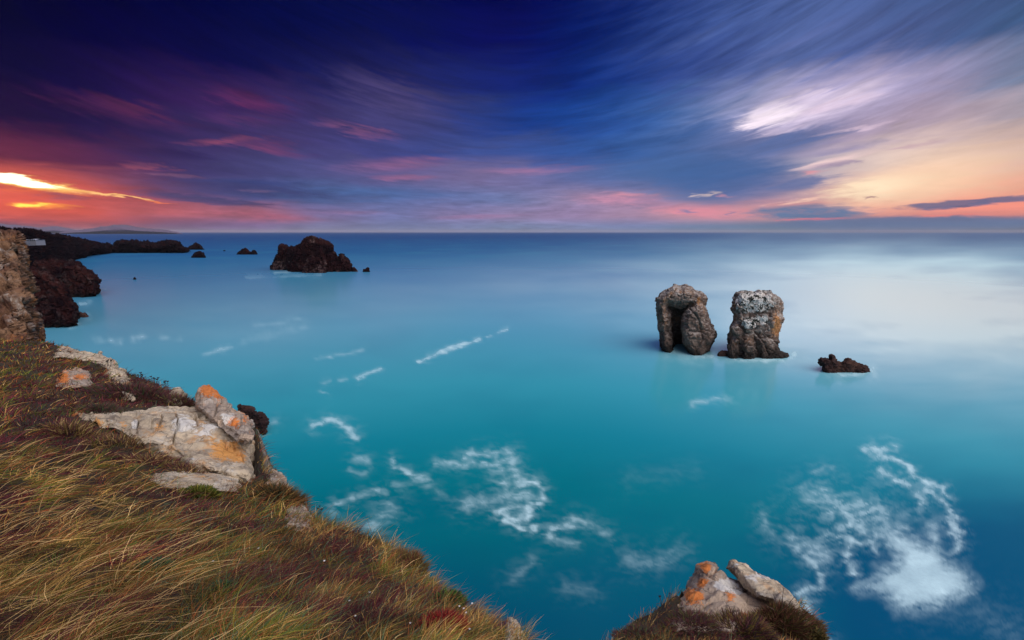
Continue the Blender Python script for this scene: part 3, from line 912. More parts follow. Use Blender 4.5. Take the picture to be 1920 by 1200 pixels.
Z8 = lambda L: [(300 + x / 5.218, 700 + y / 5.217) for x, y in L]
Z5 = lambda L: [(1100 + x / 3.43, 950 + y / 3.43) for x, y in L]
CR1 = [(Z8([(150, 365), (180, 410), (175, 450), (190, 480), (160, 530), (150, 600), (150, 640)]), 1.3, .22), (Z8([(335, 370), (360, 400), (350, 430), (385, 480)]), 1.6, .15),
       (Z8([(10, 370), (25, 400), (10, 470)]), 1.5, .12), ([(257, 768), (262, 778), (262, 800), (266, 812)], 1.3, .2), ([(287, 778), (286, 795)], 1.2, .08),
       (Z8([(790, 740), (850, 790), (920, 820), (965, 845)]), 2.0, .25), (Z8([(420, 500), (560, 560), (640, 620), (660, 680), (740, 740)]), 1.3, .06),
       (Z8([(390, 500), (300, 480), (250, 520)]), 1.2, .05), (Z8([(560, 410), (690, 440), (760, 480)]), 2.0, .18)]
CR2 = [(Z8([(590, 220), (570, 280), (555, 330), (540, 390)]), 1.4, .1), (Z8([(450, 190), (510, 240), (570, 275)]), 1.1, .07), (Z8([(580, 400), (640, 425), (700, 430), (770, 480)]), 1.8, .16),
       (Z8([(800, 400), (810, 460)]), 1.2, .08)]
CR3 = [(Z5([(700, 435), (780, 430), (860, 400)]), 1.8, .06), (Z5([(810, 460), (840, 475), (880, 500)]), 1.6, .05), (Z5([(860, 380), (900, 430), (960, 480), (1010, 520), (1050, 560)]), 2.5, .08)]


def build_rocks():
    # --- the two sea stacks
    rock('sea_stack', [
        (Z6([(187,300),(190,260),(197,228),(232,188),(270,150),(320,128),(360,143),(400,128),(440,140),(480,165),(510,160),(540,185),(562,220),(560,250),(545,290),(500,320),(430,300),(300,296),(250,320)]), 6.2, 17, 0),
        (Z6([(190,240),(300,260),(300,330),(302,450),(330,540),(348,660),(222,660),(218,545),(208,480),(205,400),(193,330)]), 6.2, 14, .5),
        (Z6([(425,285),(385,335),(368,400),(368,480),(375,545),(398,590),(440,700),(560,700),(600,565),(630,510),(625,470),(602,420),(582,370),(555,300),(540,262),(480,250)]), 6.2, 18, -2.5),
        (Z6([(240,240),(480,240),(500,690),(230,690)]), 2.4, 8, 5.5),
    ], 117, M_STACK, cell=1.3, seed=1, disp=(.7, .5, .42, .12), size=3.0, strata=.0, cracks=[(Z6(c), 1.5, .7) for c in ([(430,300),(480,340),(520,420),(530,520)],[(215,400),(260,380),(290,300)],[(235,250),(300,240),(340,160)],[(400,230),(380,150)],[(440,240),(470,200),(520,240)],[(390,420),(450,470),(520,480)],[(210,470),(260,500),(290,460)])], spots=[(1265, 548, 26, 14, -.55), (1313, 562, 5, 9, .9), (1240, 610, 10, 22, .35), (1300, 640, 20, 14, .3)],
        label='arched grey brown sea stack with a dark cave opening, standing in turquoise water', cat='sea stack', group='pair of sea stacks')
    rock('sea_stack', [
        (Z6([(765,200),(775,178),(800,165),(850,170),(890,180),(930,163),(980,175),(1020,163),(1060,195),(1095,225),(1112,262),(1105,330),(1116,380),(1100,425),(1080,470),(1076,580),(1080,740),(725,740),(715,640),(702,570),(710,500),(716,440),(745,390),(750,350),(726,300),(740,258)]), 6.5, 20, 0),
        (Z6([(702,720),(700,570),(730,508),(785,520),(808,600),(802,720)]), 3.2, 11, -4.2),
        (Z6([(800,720),(796,560),(840,500),(902,520),(928,600),(920,720)]), 3.0, 11, -5.0),
        (Z6([(718,440),(760,405),(810,420),(832,480),(800,535),(735,500)]), 2.6, 10, -4.6),
        (Z6([(790,370),(900,360),(940,420),(900,485),(830,475)]), 2.2, 10, -5.2),
        (Z6([(910,500),(1000,495),(1060,520),(1078,600),(1140,620),(1160,650),(1155,740),(930,740)]), 3.6, 12, -3.6),
    ], 113, M_STACK2, cell=1.3, seed=2, disp=(.6, .45, .40, .12), size=2.8, cracks=[(Z6(c), 1.5, .8) for c in ([(790,410),(820,450),(835,480),(870,490),(905,480),(935,430)],[(745,500),(795,530),(830,490)],[(800,530),(800,600),(815,650)],[(905,500),(925,560),(940,640)],[(920,480),(980,560),(1010,640)],[(760,380),(790,410),(745,440)],[(1040,300),(1010,400),(1040,500)],[(1000,500),(1040,520),(1070,560)])], spots=[(1415, 565, 44, 26, -1.1), (1405, 605, 16, 14, -1.1), (1428, 600, 20, 12, -.9), (1458, 612, 9, 24, 1.1), (1376, 570, 6, 12, .6), (1385, 640, 14, 20, .3)],
        label='blocky sea stack with a pale speckled top and rust stained right side', cat='sea stack', group='pair of sea stacks')
    rock('low_rock', [(Z6([(1362,695),(1370,665),(1400,655),(1438,655),(1445,628),(1475,632),(1500,672),(1522,690),(1550,668),(1590,668),(1640,690),(1685,702),(1722,725),(1752,755),(1745,810),(1400,810),(1385,720)]), 2.4, 9, 0)],
         97, M_DARK, cell=1.3, seed=3, disp=(.6, .5, .35, .15), size=1.4, label='low jagged dark brown rock awash to the right of the stacks', cat='rock')
    rock('low_rock', [(Z6([(628,640),(640,610),(668,600),(695,602),(716,615),(716,665),(640,665)]), 1.2, 5, 0)],
         109, M_DARK, cell=1.0, seed=4, disp=(.25, .2, .1, .05), size=.9, label='tiny dark rock in the gap between the two tall stacks', cat='rock')
    # --- the island in the middle distance
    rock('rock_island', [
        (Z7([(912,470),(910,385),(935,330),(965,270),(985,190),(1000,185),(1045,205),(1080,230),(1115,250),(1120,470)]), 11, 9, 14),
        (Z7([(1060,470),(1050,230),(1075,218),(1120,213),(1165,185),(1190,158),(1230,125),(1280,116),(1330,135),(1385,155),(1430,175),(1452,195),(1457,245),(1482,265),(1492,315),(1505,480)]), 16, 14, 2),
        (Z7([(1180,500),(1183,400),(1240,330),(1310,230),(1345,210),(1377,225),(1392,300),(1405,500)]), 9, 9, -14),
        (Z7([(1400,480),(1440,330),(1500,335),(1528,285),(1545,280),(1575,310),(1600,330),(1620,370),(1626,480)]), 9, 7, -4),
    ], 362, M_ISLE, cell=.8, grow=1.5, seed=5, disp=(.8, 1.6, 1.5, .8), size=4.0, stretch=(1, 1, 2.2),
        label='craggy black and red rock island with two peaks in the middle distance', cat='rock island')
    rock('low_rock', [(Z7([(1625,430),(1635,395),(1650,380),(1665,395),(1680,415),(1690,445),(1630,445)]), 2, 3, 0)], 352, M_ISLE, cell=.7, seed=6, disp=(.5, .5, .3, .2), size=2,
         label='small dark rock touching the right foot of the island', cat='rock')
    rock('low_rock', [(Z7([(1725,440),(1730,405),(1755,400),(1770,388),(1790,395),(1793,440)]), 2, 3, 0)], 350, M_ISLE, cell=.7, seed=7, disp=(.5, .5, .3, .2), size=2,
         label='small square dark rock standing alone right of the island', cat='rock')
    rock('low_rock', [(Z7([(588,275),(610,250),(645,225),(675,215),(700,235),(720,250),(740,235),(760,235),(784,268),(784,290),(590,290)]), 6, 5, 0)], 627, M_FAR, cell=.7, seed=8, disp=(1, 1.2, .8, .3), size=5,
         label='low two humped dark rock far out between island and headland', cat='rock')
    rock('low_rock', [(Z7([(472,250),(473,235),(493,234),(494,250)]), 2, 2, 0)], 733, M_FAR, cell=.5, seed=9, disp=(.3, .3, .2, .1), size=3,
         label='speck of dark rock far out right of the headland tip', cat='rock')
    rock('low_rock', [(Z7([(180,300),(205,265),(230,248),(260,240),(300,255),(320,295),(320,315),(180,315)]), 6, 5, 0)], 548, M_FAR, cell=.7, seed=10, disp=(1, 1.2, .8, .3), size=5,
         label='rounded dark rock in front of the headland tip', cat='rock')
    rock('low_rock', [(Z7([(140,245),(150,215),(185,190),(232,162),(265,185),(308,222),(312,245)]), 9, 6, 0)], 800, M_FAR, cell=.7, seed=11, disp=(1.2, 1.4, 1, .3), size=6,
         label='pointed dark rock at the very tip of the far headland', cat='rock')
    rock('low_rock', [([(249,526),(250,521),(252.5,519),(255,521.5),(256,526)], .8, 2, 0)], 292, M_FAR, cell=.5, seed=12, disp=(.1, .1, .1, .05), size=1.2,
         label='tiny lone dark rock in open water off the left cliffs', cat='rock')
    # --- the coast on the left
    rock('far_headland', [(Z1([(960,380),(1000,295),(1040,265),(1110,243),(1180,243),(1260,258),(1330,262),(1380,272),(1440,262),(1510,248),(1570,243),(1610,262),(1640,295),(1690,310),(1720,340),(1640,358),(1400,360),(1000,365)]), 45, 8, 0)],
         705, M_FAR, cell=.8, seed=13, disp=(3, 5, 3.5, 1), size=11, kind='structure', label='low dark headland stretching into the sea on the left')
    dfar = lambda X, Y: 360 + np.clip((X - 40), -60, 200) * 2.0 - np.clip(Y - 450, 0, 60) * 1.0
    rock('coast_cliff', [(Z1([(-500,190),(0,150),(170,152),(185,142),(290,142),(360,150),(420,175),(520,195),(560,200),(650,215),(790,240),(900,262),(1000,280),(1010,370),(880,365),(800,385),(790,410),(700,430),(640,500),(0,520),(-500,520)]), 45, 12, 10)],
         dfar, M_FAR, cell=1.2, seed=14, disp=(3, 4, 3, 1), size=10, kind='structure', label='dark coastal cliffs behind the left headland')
    rock('coast_cliff', [(Z3([(300,330),(440,300),(500,308),(640,318),(690,330),(720,370),(790,400),(840,440),(864,490),(850,512),(852,560),(868,572),(862,640),(640,740),(300,760)]), 18, 16, 0)],
         228, M_CLIFF, cell=1.2, seed=15, disp=(1.4, 1.6, 1.5, .5), size=6, stretch=(1, 1, 1.6), kind='structure', label='rounded dark red headland with an undercut foot')
    rock('coast_cliff', [(Z3([(60,360),(225,372),(260,368),(340,388),(352,400),(430,423),(480,470),(540,500),(592,570),(602,620),(632,680),(665,722),(672,790),(690,900),(340,960),(60,960)]), 11, 14, 0)],
         153, M_CLIFF, cell=1.2, seed=16, disp=(1.2, 1.3, 1.2, .4), size=4.2, stretch=(1, 1, 1.8), kind='structure', label='nearer dark red cliff dropping into the cove')
    rock('low_rock', [([(139,600),(142,588),(150,585),(160,587),(167,593),(166,602)], 2.2, 5, 0)], 162, M_DARK, cell=1.0, seed=17, disp=(.3, .3, .2, .1), size=1.4,
         label='flat dark rock at the foot of the nearer left cliff', cat='rock')
    dn = lambda X, Y: 33 - (np.clip(Y, 433, 700) - 433) * .048
    rock('near_cliff', [([(-220,425),(-120,430),(0,434),(37,433),(43,444),(47,474),(54,507),(61,535),(66,559),(70,582),(71,615),(74,650),(74,720),(-220,760)], 7, 26, 3.2)],
         dn, M_NEAR, cell=1.4, seed=18, disp=(.6, .6, .5, .16), size=2.0, stretch=(1, 1, 1.25), kind='structure', label='steep orange and grey cliff face at the left edge')
    rock('cliff_knob', [([(72,640),(74,620),(80,614),(86,618),(86,640)], .6, 4, 0)], 22, M_NEAR, cell=1.0, seed=19, disp=(.1, .1, .06, .03), size=.5, kind='structure',
         label='small rust coloured knob of rock at the cliff edge')
    # --- rock in the water below us
    rock('low_rock', [([(446,800),(446,762),(451,757),(459,761),(472,765),(484,771),(495,774),(501,780),(504,792),(501,800),(505,808),(500,830),(470,835),(446,820)], 2.2, 10, 0)],
         66, M_DARK, cell=1.0, seed=20, disp=(.5, .4, .3, .12), size=1.3, label='dark block of rock in the water beyond the pale ledge', cat='rock')
    # --- pale ledges in the grass
    ledge_plane = fit_D([(128,779),(140,772),(175,769),(210,770),(250,765),(300,761),(345,761),(378,766),(402,773),(432,784),(462,798),(478,812),(485,830),(488,862),(486,892),(478,912),(455,908),(430,900),(370,890),(290,872),(220,835),(170,800)], .5)
    rock('limestone_ledge', [([(128,779),(140,772),(175,769),(210,770),(250,765),(300,761),(345,761),(378,766),(402,773),(432,784),(462,798),(478,812),(485,830),(488,862),(486,892),(478,912),(455,908),(430,900),(370,890),(290,872),(220,835),(170,800)], .95, 30, .75)],
         lambda X, Y: ledge_plane(X, Y) + .42 * np.clip((Y - 800) / 100, 0, 1) - .25 * np.clip((270 - X) / 100, 0, 1) + .5 * np.clip((Y - (762 + (X - 150) * .43)) / 34, 0, 1) * np.clip((400 - X) / 60, 0, 1), M_LEDGE, cell=1.4, seed=21, disp=(.16, .10, .06, .03), size=.9, stretch=(1.8, 1, 1.8), cracks=CR1, spots=[(430, 838, 40, 22, 1), (452, 850, 22, 16, .9), (300, 792, 14, 8, .8), (180, 783, 14, 7, .8), (205, 786, 10, 6, .9), (232, 790, 12, 8, .8), (400, 818, 12, 8, .6), (345, 790, 30, 16, -1), (390, 800, 30, 14, -.9), (256, 785, 8, 8, -.9), (355, 855, 20, 8, -.8), (300, 845, 14, 6, -.6)],
         label='largest pale cracked limestone ledge with orange lichen, above the water', cat='rock ledge')
    rock('limestone_outcrop', [([(362,765),(364,742),(372,724),(392,716),(404,724),(424,746),(438,768),(460,772),(474,786),(480,812),(474,835),(440,830),(400,800)], .8, 18, 0)],
         fit_D([(362,765),(364,742),(372,724),(392,716),(404,724),(424,746),(438,768),(460,772),(474,786),(480,812),(474,835),(440,830),(400,800)], 0.15), M_TIP, cell=1.4, seed=22, disp=(.16, .09, .06, .02), size=.9, cracks=CR2, spots=[(396, 728, 26, 15, 1.2), (412, 740, 16, 10, 1), (440, 785, 14, 8, .8), (462, 782, 10, 14, .6), (428, 778, 16, 6, -1), (372, 740, 8, 10, -.5)],
         label='limestone outcrop with a bright orange tip at the edge of the slope', cat='rock')
    rock('limestone_ledge', [([(280,900),(290,885),(320,878),(355,880),(390,882),(430,886),(448,895),(456,912),(450,928),(380,922),(300,918)], .3, 14, .12)],
         fit_D([(280,900),(290,885),(320,878),(355,880),(390,882),(430,886),(448,895),(456,912),(450,928),(380,922),(300,918)], .06), M_LEDGE, cell=1.3, seed=23, disp=(.06, .03, .02, .01), size=.5, stretch=(1.6, 1, 1.3), cracks=[([(392,882),(390,895),(396,905)],1.4,.06)],
         label='low cream coloured rock below the largest ledge', cat='rock ledge')
    rock('limestone_outcrop', [([(103,724),(106,712),(115,695),(145,691),(168,697),(173,712),(171,724),(140,728)], .3, 10, .1)],
         fit_D([(103,724),(106,712),(115,695),(145,691),(168,697),(173,712),(171,724),(140,728)], .2), M_TIP, cell=1.0, seed=24, disp=(.07, .06, .04, .02), size=.5, spots=[(118, 708, 14, 14, 1.1), (150, 706, 20, 8, .8)], label='small orange stone half buried in grass on the left', cat='rock')
    rock('limestone_outcrop', [([(100,672),(104,660),(112,650),(130,652),(160,660),(182,664),(188,660),(198,668),(212,672),(223,686),(216,697),(180,684),(150,676),(120,670)], .35, 9, .1)],
         fit_D([(100,672),(104,660),(112,650),(130,652),(160,660),(182,664),(188,660),(198,668),(212,672),(223,686),(216,697),(180,684),(150,676),(120,670)], .25), M_LEDGE, cell=1.0, seed=25, disp=(.08, .06, .04, .02), size=.6, label='long pale rock under the dark shrub at the slope rim', cat='rock')
    rock('limestone_outcrop', [([(198,710),(203,690),(218,686),(234,697),(246,712),(257,730),(252,750),(222,745)], .5, 12, .1)],
         fit_D([(198,710),(203,690),(218,686),(234,697),(246,712),(257,730),(252,750),(222,745)], 0.1), M_LEDGE, cell=1.2, seed=26, disp=(.14, .12, .08, .03), size=.6, label='grey and white rock on the rim above the heather', cat='rock')
    rock('limestone_outcrop', [([(312,755),(316,737),(326,729),(340,727),(350,740),(350,760)], .45, 10, .1)],
         fit_D([(312,755),(316,737),(326,729),(340,727),(350,740),(350,760)], 0.15), M_LEDGE, cell=1.1, seed=27, disp=(.1, .1, .06, .03), size=.5, label='small grey rock beside the low green shrub', cat='rock')
    rock('limestone_outcrop', [([(497,915),(503,890),(512,880),(524,888),(537,903),(538,925)], .35, 12, 0)],
         fit_D([(497,915),(503,890),(512,880),(524,888),(537,903),(538,925)], 0.05), M_TIP, cell=1.0, seed=28, disp=(.07, .08, .05, .02), size=.35, label='small tan rock just right of the largest ledge', cat='rock')
    rock('limestone_outcrop', [([(534,990),(538,955),(548,946),(562,948),(576,957),(588,974),(585,1000)], .26, 12, 0)],
         fit_D([(534,990),(538,955),(548,946),(562,948),(576,957),(588,974),(585,1000)], 0.05), M_TIP, cell=1.0, seed=29, disp=(.05, .06, .04, .015), size=.28, label='small pinkish rock among grass at the slope rim', cat='rock')
    rock('limestone_outcrop', [([(945,1225),(948,1172),(955,1160),(968,1164),(980,1180),(990,1200),(998,1235)], .10, 14, .02)],
         fit_D([(945,1225),(948,1172),(955,1160),(968,1164),(980,1180),(990,1200),(998,1235)], 0.02), M_LEDGE, cell=1.4, seed=30, disp=(.015, .02, .012, .006), size=.12, label='rounded pale stone at the bottom edge of the slope', cat='rock')
    dp = lambda X, Y: 4.75 - (Y - 1045) * .0085
    rock('promontory_rock', [
        ([(1240,1165),(1252,1138),(1280,1105),(1302,1078),(1306,1060),(1325,1051),(1342,1054),(1356,1068),(1378,1100),(1402,1125),(1414,1170),(1380,1200),(1260,1200)], .5, 26, 0.05), ([(1300,1075),(1370,1078),(1440,1108),(1484,1150),(1420,1175),(1340,1150),(1290,1120)], .4, 18, .22)],
        dp, M_TIP, cell=1.9, seed=31, disp=(.07, .035, .025, .01), size=.42, cracks=CR3, spots=[(1320, 1060, 16, 12, .9), (1316, 1092, 12, 12, 1), (1300, 1115, 22, 16, 1.1), (1368, 1122, 12, 10, .8), (1395, 1155, 14, 8, .9), (1358, 1098, 26, 16, -1.2), (1375, 1108, 20, 10, -1)], stretch=(1.5, 1, 1),
        label='rust stained left half of the split rock on the near promontory', cat='rock')
    rock('promontory_rock', [
        ([(1358,1064),(1364,1050),(1374,1043),(1395,1050),(1430,1070),(1458,1083),(1480,1104),(1500,1128),(1520,1160),(1526,1190),(1490,1160),(1450,1140),(1412,1128),(1385,1095)], .42, 24, .02)],
        dp, M_LEDGE, cell=1.9, seed=32, disp=(.07, .035, .025, .01), size=.42, stretch=(1.5, 1, 1), spots=[(1376, 1055, 12, 10, -.8), (1425, 1080, 40, 10, -.7)],
        label='pale pinkish right half of the split rock on the near promontory', cat='rock')
    # --- mountains across the bay
    M = Mat('haze_tinted_slope'); M.b.inputs['Base Color'].default_value = (0.05, 0.06, 0.07, 1); M.b.inputs['Roughness'].default_value = 1
    M.put(M.b.inputs['Base Color'], M.mix(M.noise(.004, 5), (0.10, 0.07, 0.13), (0.14, 0.10, 0.17)))  # distance haze is mostly painted into this slope colour
    rock('mountains', [([(90,440),(120,434),(150,431),(175,428),(190,425),(205,423),(215,421.5),(228,421),(240,422),(255,425),(280,428),(310,431),(330,434),(350,440)], 500, 9, 0)],
         8000, M.m, cell=1.0, seed=33, disp=(8, 6, 4, 2), size=120, kind='structure', label='hazy blue mountain across the bay')
    rock('mountains', [([(-120,440),(-60,418),(0,419),(40,423),(75,427),(100,424),(125,428),(160,434),(190,440)], 500, 9, 0)],
         10500, M.m, cell=1.2, seed=34, disp=(8, 6, 4, 2), size=150, kind='structure', label='faint hazy hills behind the left coast')


def fit_D(poly, bias):
    """a plane of distance that follows the slope under an outline, bias metres nearer"""
    P = np.array(poly, float)
    pts = []
    for gx in np.linspace(P[:, 0].min(), P[:, 0].max(), 9):
        for gy in np.linspace(P[:, 1].min(), P[:, 1].max() , 7):
            d = ray(gx, gy); t = np.linspace(1.2, 30, 700)
            z, s = ground_z(d[0] * t, t, False)
            hit = np.where((CAM_Z + d[2] * t < z) & (s > -.05))[0]
            if len(hit): pts.append((gx, gy, t[hit[0]]))
    pts = np.array(pts)
    A = np.stack([np.ones(len(pts)), pts[:, 0] - P[:, 0].mean(), pts[:, 1] - P[:, 1].mean()], 1)
    q = np.linalg.lstsq(A, pts[:, 2], rcond=None)[0]
    mx, my = P[:, 0].mean(), P[:, 1].mean()
    return lambda X, Y: q[0] + q[1] * (X - mx) + q[2] * (Y - my) - bias


# ------------------------------------------------------------------ grass
def blade_mesh(name, base, direc, side, length, width, bend, cols, mat, segs=3, parent=None):
    """many tapered, bent blades as one mesh; base (n,3), direc unit growth direction, bend = direction the tip falls to"""
    n = len(base)
    nv = segs * 2 + 1
    V = np.zeros((n, nv, 3)); C = np.zeros((n, nv, 3))
    for k in range(segs):
        t = k / segs
        c = base + direc * (length * t)[:, None] + bend * (length * t * t)[:, None]
        w = (width * (1 - .55 * t))[:, None] * .5
        V[:, 2 * k] = c - side * w; V[:, 2 * k + 1] = c + side * w
        C[:, 2 * k] = C[:, 2 * k + 1] = cols
    V[:, -1] = base + direc * length[:, None] + bend * length[:, None]
    C[:, -1] = cols
    f = []
    o0 = (np.arange(n) * nv)[:, None]
    for k in range(segs - 1):
        a = 2 * k
        f.append(o0 + np.array([[a, a + 1, a + 3]])); f.append(o0 + np.array([[a, a + 3, a + 2]]))
    a = 2 * (segs - 1)
    f.append(o0 + np.array([[a, a + 1, nv - 1]]))
    o = make_mesh(name, V.reshape(-1, 3), np.concatenate(f), mat, parent)
    set_attr(o, 'tint', C.reshape(-1, 3), 'FLOAT_COLOR')
    return o


def blade_material():
    M = Mat('dry_grass_blades')
    M.put(M.b.inputs['Base Color'], M.attr('tint').outputs['Color'])
    M.b.inputs['Roughness'].default_value = .75
    M.b.inputs['Specular IOR Level'].default_value = .2
    return M.m


STRAW = np.array([0.50, 0.29, 0.085]); PALE = np.array([0.68, 0.44, 0.20]); OLIVE = np.array([0.15, 0.14, 0.015]); GREEN = np.array([0.06, 0.115, 0.018])
RUST = np.array([0.26, 0.075, 0.025]); WINE = np.array([0.085, 0.016, 0.022]); BROWN = np.array([0.095, 0.045, 0.020]); TEAL = np.array([0.07, 0.12, 0.07])
BLADE = None


def unit(v):
    return v / (np.linalg.norm(v, axis=1)[:, None] + 1e-9)


def build_grass():
    global BLADE
    BLADE = blade_material()
    R = np.random.RandomState(11)
    N = 430000
    r = .9 * np.exp(R.rand(N) ** .92 * math.log(38 / .9))
    az = RAD(-75) + R.rand(N) * RAD(130)
    x = r * np.sin(az); y = r * np.cos(az)
    z, s = ground_z(x, y)
    px, py = to_px(x, y, z)
    keep = (s > -.12 - .02 * r) & (px > -260) & (px < 1750) & (py < 1420) & (z > 10)
    # bare stone shows through
    for poly, grow in (([(130,785),(250,768),(345,765),(400,777),(462,802),(482,830),(486,905),(430,880),(370,866),(320,840),(230,808),(160,795)], 1.0),
                       ([(300,882),(440,888),(450,903),(390,903),(310,896)], .8), ([(110,722),(118,698),(168,700),(170,716)], .8),
                       ([(370,745),(395,715),(430,755),(475,790),(478,815),(430,800),(385,760)], .9),
                       ([(106,656),(130,654),(190,666),(215,680),(210,690),(160,672),(110,664)], .7), ([(210,694),(222,690),(252,728),(235,730)], .8),
                       ([(1255,1140),(1305,1065),(1340,1055),(1385,1105),(1408,1140),(1412,1165),(1380,1160),(1330,1130)], 1.0),
                       ([(1362,1050),(1376,1044),(1460,1086),(1480,1106),(1420,1130),(1392,1120)], 1.0)):
        sp_ = poly_sdf(poly, px, py)
        keep &= ~((sp_ > -2) & (R.rand(N) < grow * .97))
    for ex, ey, er in ((375, 925, 24), (295, 1066, 22), (420, 1106, 20), (835, 1170, 34), (845, 1126, 20), (415, 890, 30)):
        keep &= ~((np.hypot((px - ex) / er, (py - ey) / (er * .7)) < 1) & (R.rand(N) < .85))
    x, y, z, s, px, py, r = (a[keep] for a in (x, y, z, s, px, py, r))
    n = len(x)
    n1 = fbm(v3(x / 1.3, y / 1.3, 1.0), 3); n2 = fbm(v3(x / .45, y / .45, 4.0), 3); n3 = fbm(v3(x / 2.6, y / 2.6, 8.0), 2)
    clump = fbm(v3(x / .16, y / .16, 2.0), 2)
    u = R.rand(n)
    # wind-laid direction: strongly combed on the left, upright near the rim and on the promontory
    left = sm(px, 520, 60) * sm(py, 800, 900)
    lean = .55 + .75 * left
    prom = px > 1080
    rim = sm(s, .5, .0)
    dirx = .62 + .35 * n1 - .45 * prom; diry = .18 + .5 * n3
    up = 1.05 + .1 * left
    tq = v3(x / (.17 + .02 * r), y / (.17 + .02 * r), 44.0)
    dirx = dirx + 2.2 * perlin(tq); diry = diry + 2.2 * perlin(tq + 31.7)
    jit = R.normal(size=(n, 3)) * np.array([.58, .6, .32])
    D = np.stack([dirx * lean, diry * lean, up], 1) + jit
    D = unit(D)
    cross = R.rand(n) < .2
    D[cross] = unit(D[cross] * [-.6, 1, .8] + [0, 0, .35])
    L = (.13 + .12 * np.clip(n2 + .5, 0, 1.2)) * (.55 + .9 * R.rand(n)) * (.86 + .0 * left) * (1 - .2 * sm(r, 6, 14))
    L *= np.where(prom, .75, 1.0) * (1 - .35 * sm(py, 990, 1150) * (px > 450))
    L *= (.62 + .95 * np.clip(.5 + 1.6 * clump, 0, 1)) * (1 + .25 * sm(r, 8, 16))
    Wd = np.maximum(.0014 + .0014 * R.rand(n), r * .00085)
    bend = np.stack([.35 + .3 * left, .05 + 0 * x, -.35 - .2 * left], 1) * (.4 + R.rand(n))[:, None] + R.normal(size=(n, 3)) * .12
    view = unit(np.stack([x, y, z - CAM_Z], 1))
    side = unit(np.cross(D, view) + R.normal(size=(n, 3)) * .35)
    # colours grow in patches
    C = np.tile(BROWN, (n, 1))
    a = lambda w: np.clip(w, 0, 1)[:, None]
    g_p = a(.6 + 2.0 * n1 + 1.6 * n2)                       # green-olive patches
    C = C * (1 - g_p * .85) + (OLIVE * (u < .55)[:, None] + GREEN * (u >= .55)[:, None]) * g_p * .85
    st_ = (R.rand(n) < (.20 + .14 * sm(px, 420, 700) + .45 * n3 + .45 * n2) * (1 - .6 * sm(r, 7, 16)))[:, None]
    C = np.where(st_, STRAW * (.5 + .7 * R.rand(n))[:, None], C)
    ru = (R.rand(n) < .20 + .9 * np.clip(n1 - .05, 0, 1))[:, None]
    C = np.where(ru, RUST * (.6 + .7 * R.rand(n))[:, None], C)
    wi_w = .9 * sm(fbm(v3(x / .7, y / .7, 21.0), 3), -.03, .2) + .75 * np.exp(-((px - 270) / 110) ** 2 - ((py - 735) / 32) ** 2) \
        + .5 * np.exp(-((px - 100) / 140) ** 2 - ((py - 790) / 60) ** 2) + .6 * np.exp(-((px - 700) / 120) ** 2 - ((py - 1170) / 30) ** 2) \
        + .5 * np.exp(-((px - 1330) / 90) ** 2 - ((py - 1180) / 40) ** 2) + .5 * np.exp(-((px - 330) / 80) ** 2 - ((py - 850) / 22) ** 2)
    C = np.where((R.rand(n) < wi_w)[:, None], WINE * (.5 + .9 * R.rand(n))[:, None], C)
    pale = (R.rand(n) < .02 + .05 * left * np.clip(.4 + 2 * n2, 0, 1))[:, None]
    C = np.where(pale, PALE * (.7 + .5 * R.rand(n))[:, None], C)
    te = (R.rand(n) < .12 * (px > 250))[:, None]
    C = np.where(te, TEAL, C)
    C *= ((.7 + .55 * R.rand(n)) * np.clip(1.3 + 2.2 * fbm(v3(x / .5, y / .5, 31.0), 3), .4, 2.3))[:, None]
    base = np.stack([x, y, z - .02], 1)
    o = blade_mesh('grass', base, D, side, L, Wd, bend, C, BLADE, segs=3)
    tag(o, 'long wind combed dry grass in straw, olive and rust on the slope', 'grass', kind='stuff')
    # long bleached stalks lying over the rest on the left
    k = np.where((left > .35) & (R.rand(n) < .010))[0]
    D2 = unit(np.stack([.9 + .2 * n1[k], .2 + 0 * k, .9 + 0 * k], 1) + R.normal(size=(len(k), 3)) * .25)
    o = blade_mesh('grass', base[k] + [0, 0, .03], D2, unit(np.cross(D2, view[k])), .30 + .25 * R.rand(len(k)), np.maximum(.0026, r[k] * .0010),
                   np.stack([.3 + 0 * k, 0 * k, -.35 + 0 * k], 1) * (.5 + R.rand(len(k)))[:, None], PALE * (.75 + .5 * R.rand(len(k)))[:, None], BLADE, segs=5)
    tag(o, 'bleached long stalks lying over the darker grass', 'grass', kind='stuff')


def surf(px, py):
    """the point where the line of sight through a measured pixel meets the slope"""
    d = ray(px, py)
    t = np.linspace(1.2, 30, 1500)
    z, s = ground_z(d[0] * t, t)
    hit = np.where(CAM_Z + d[2] * t < z)[0]
    k = hit[0] if len(hit) else 400
    return (float(d[0] * t[k]), float(t[k]), float(z[k]))


# ------------------------------------------------------------------ plants
def simple_mat(name, c, rough=.85):
    M = Mat(name)
    M.put(M.b.inputs['Base Color'], M.mix(M.noise(40, 4), tuple(v * .65 for v in c), tuple(min(1, v * 1.35) for v in c)))
    M.b.inputs['Roughness'].default_value = rough
    return M.m


def tube(V, F, pts, radii, sides=5):
    pts = np.array(pts, float); b = len(V)
    for i, p in enumerate(pts):
        t = pts[min(i + 1, len(pts) - 1)] - pts[max(i - 1, 0)]
        t /= np.linalg.norm(t) + 1e-9
        a = np.cross(t, [0.3, 0.9, .1]); a /= np.linalg.norm(a) + 1e-9; c = np.cross(t, a)
        for k in range(sides):
            w = 2 * math.pi * k / sides
            V.append(p + radii[i] * (a * math.cos(w) + c * math.sin(w)))
    for i in range(len(pts) - 1):
        for k in range(sides):
            q = (k + 1) % sides
            F.append((b + i * sides + k, b + i * sides + q, b + (i + 1) * sides + q, b + (i + 1) * sides + k))


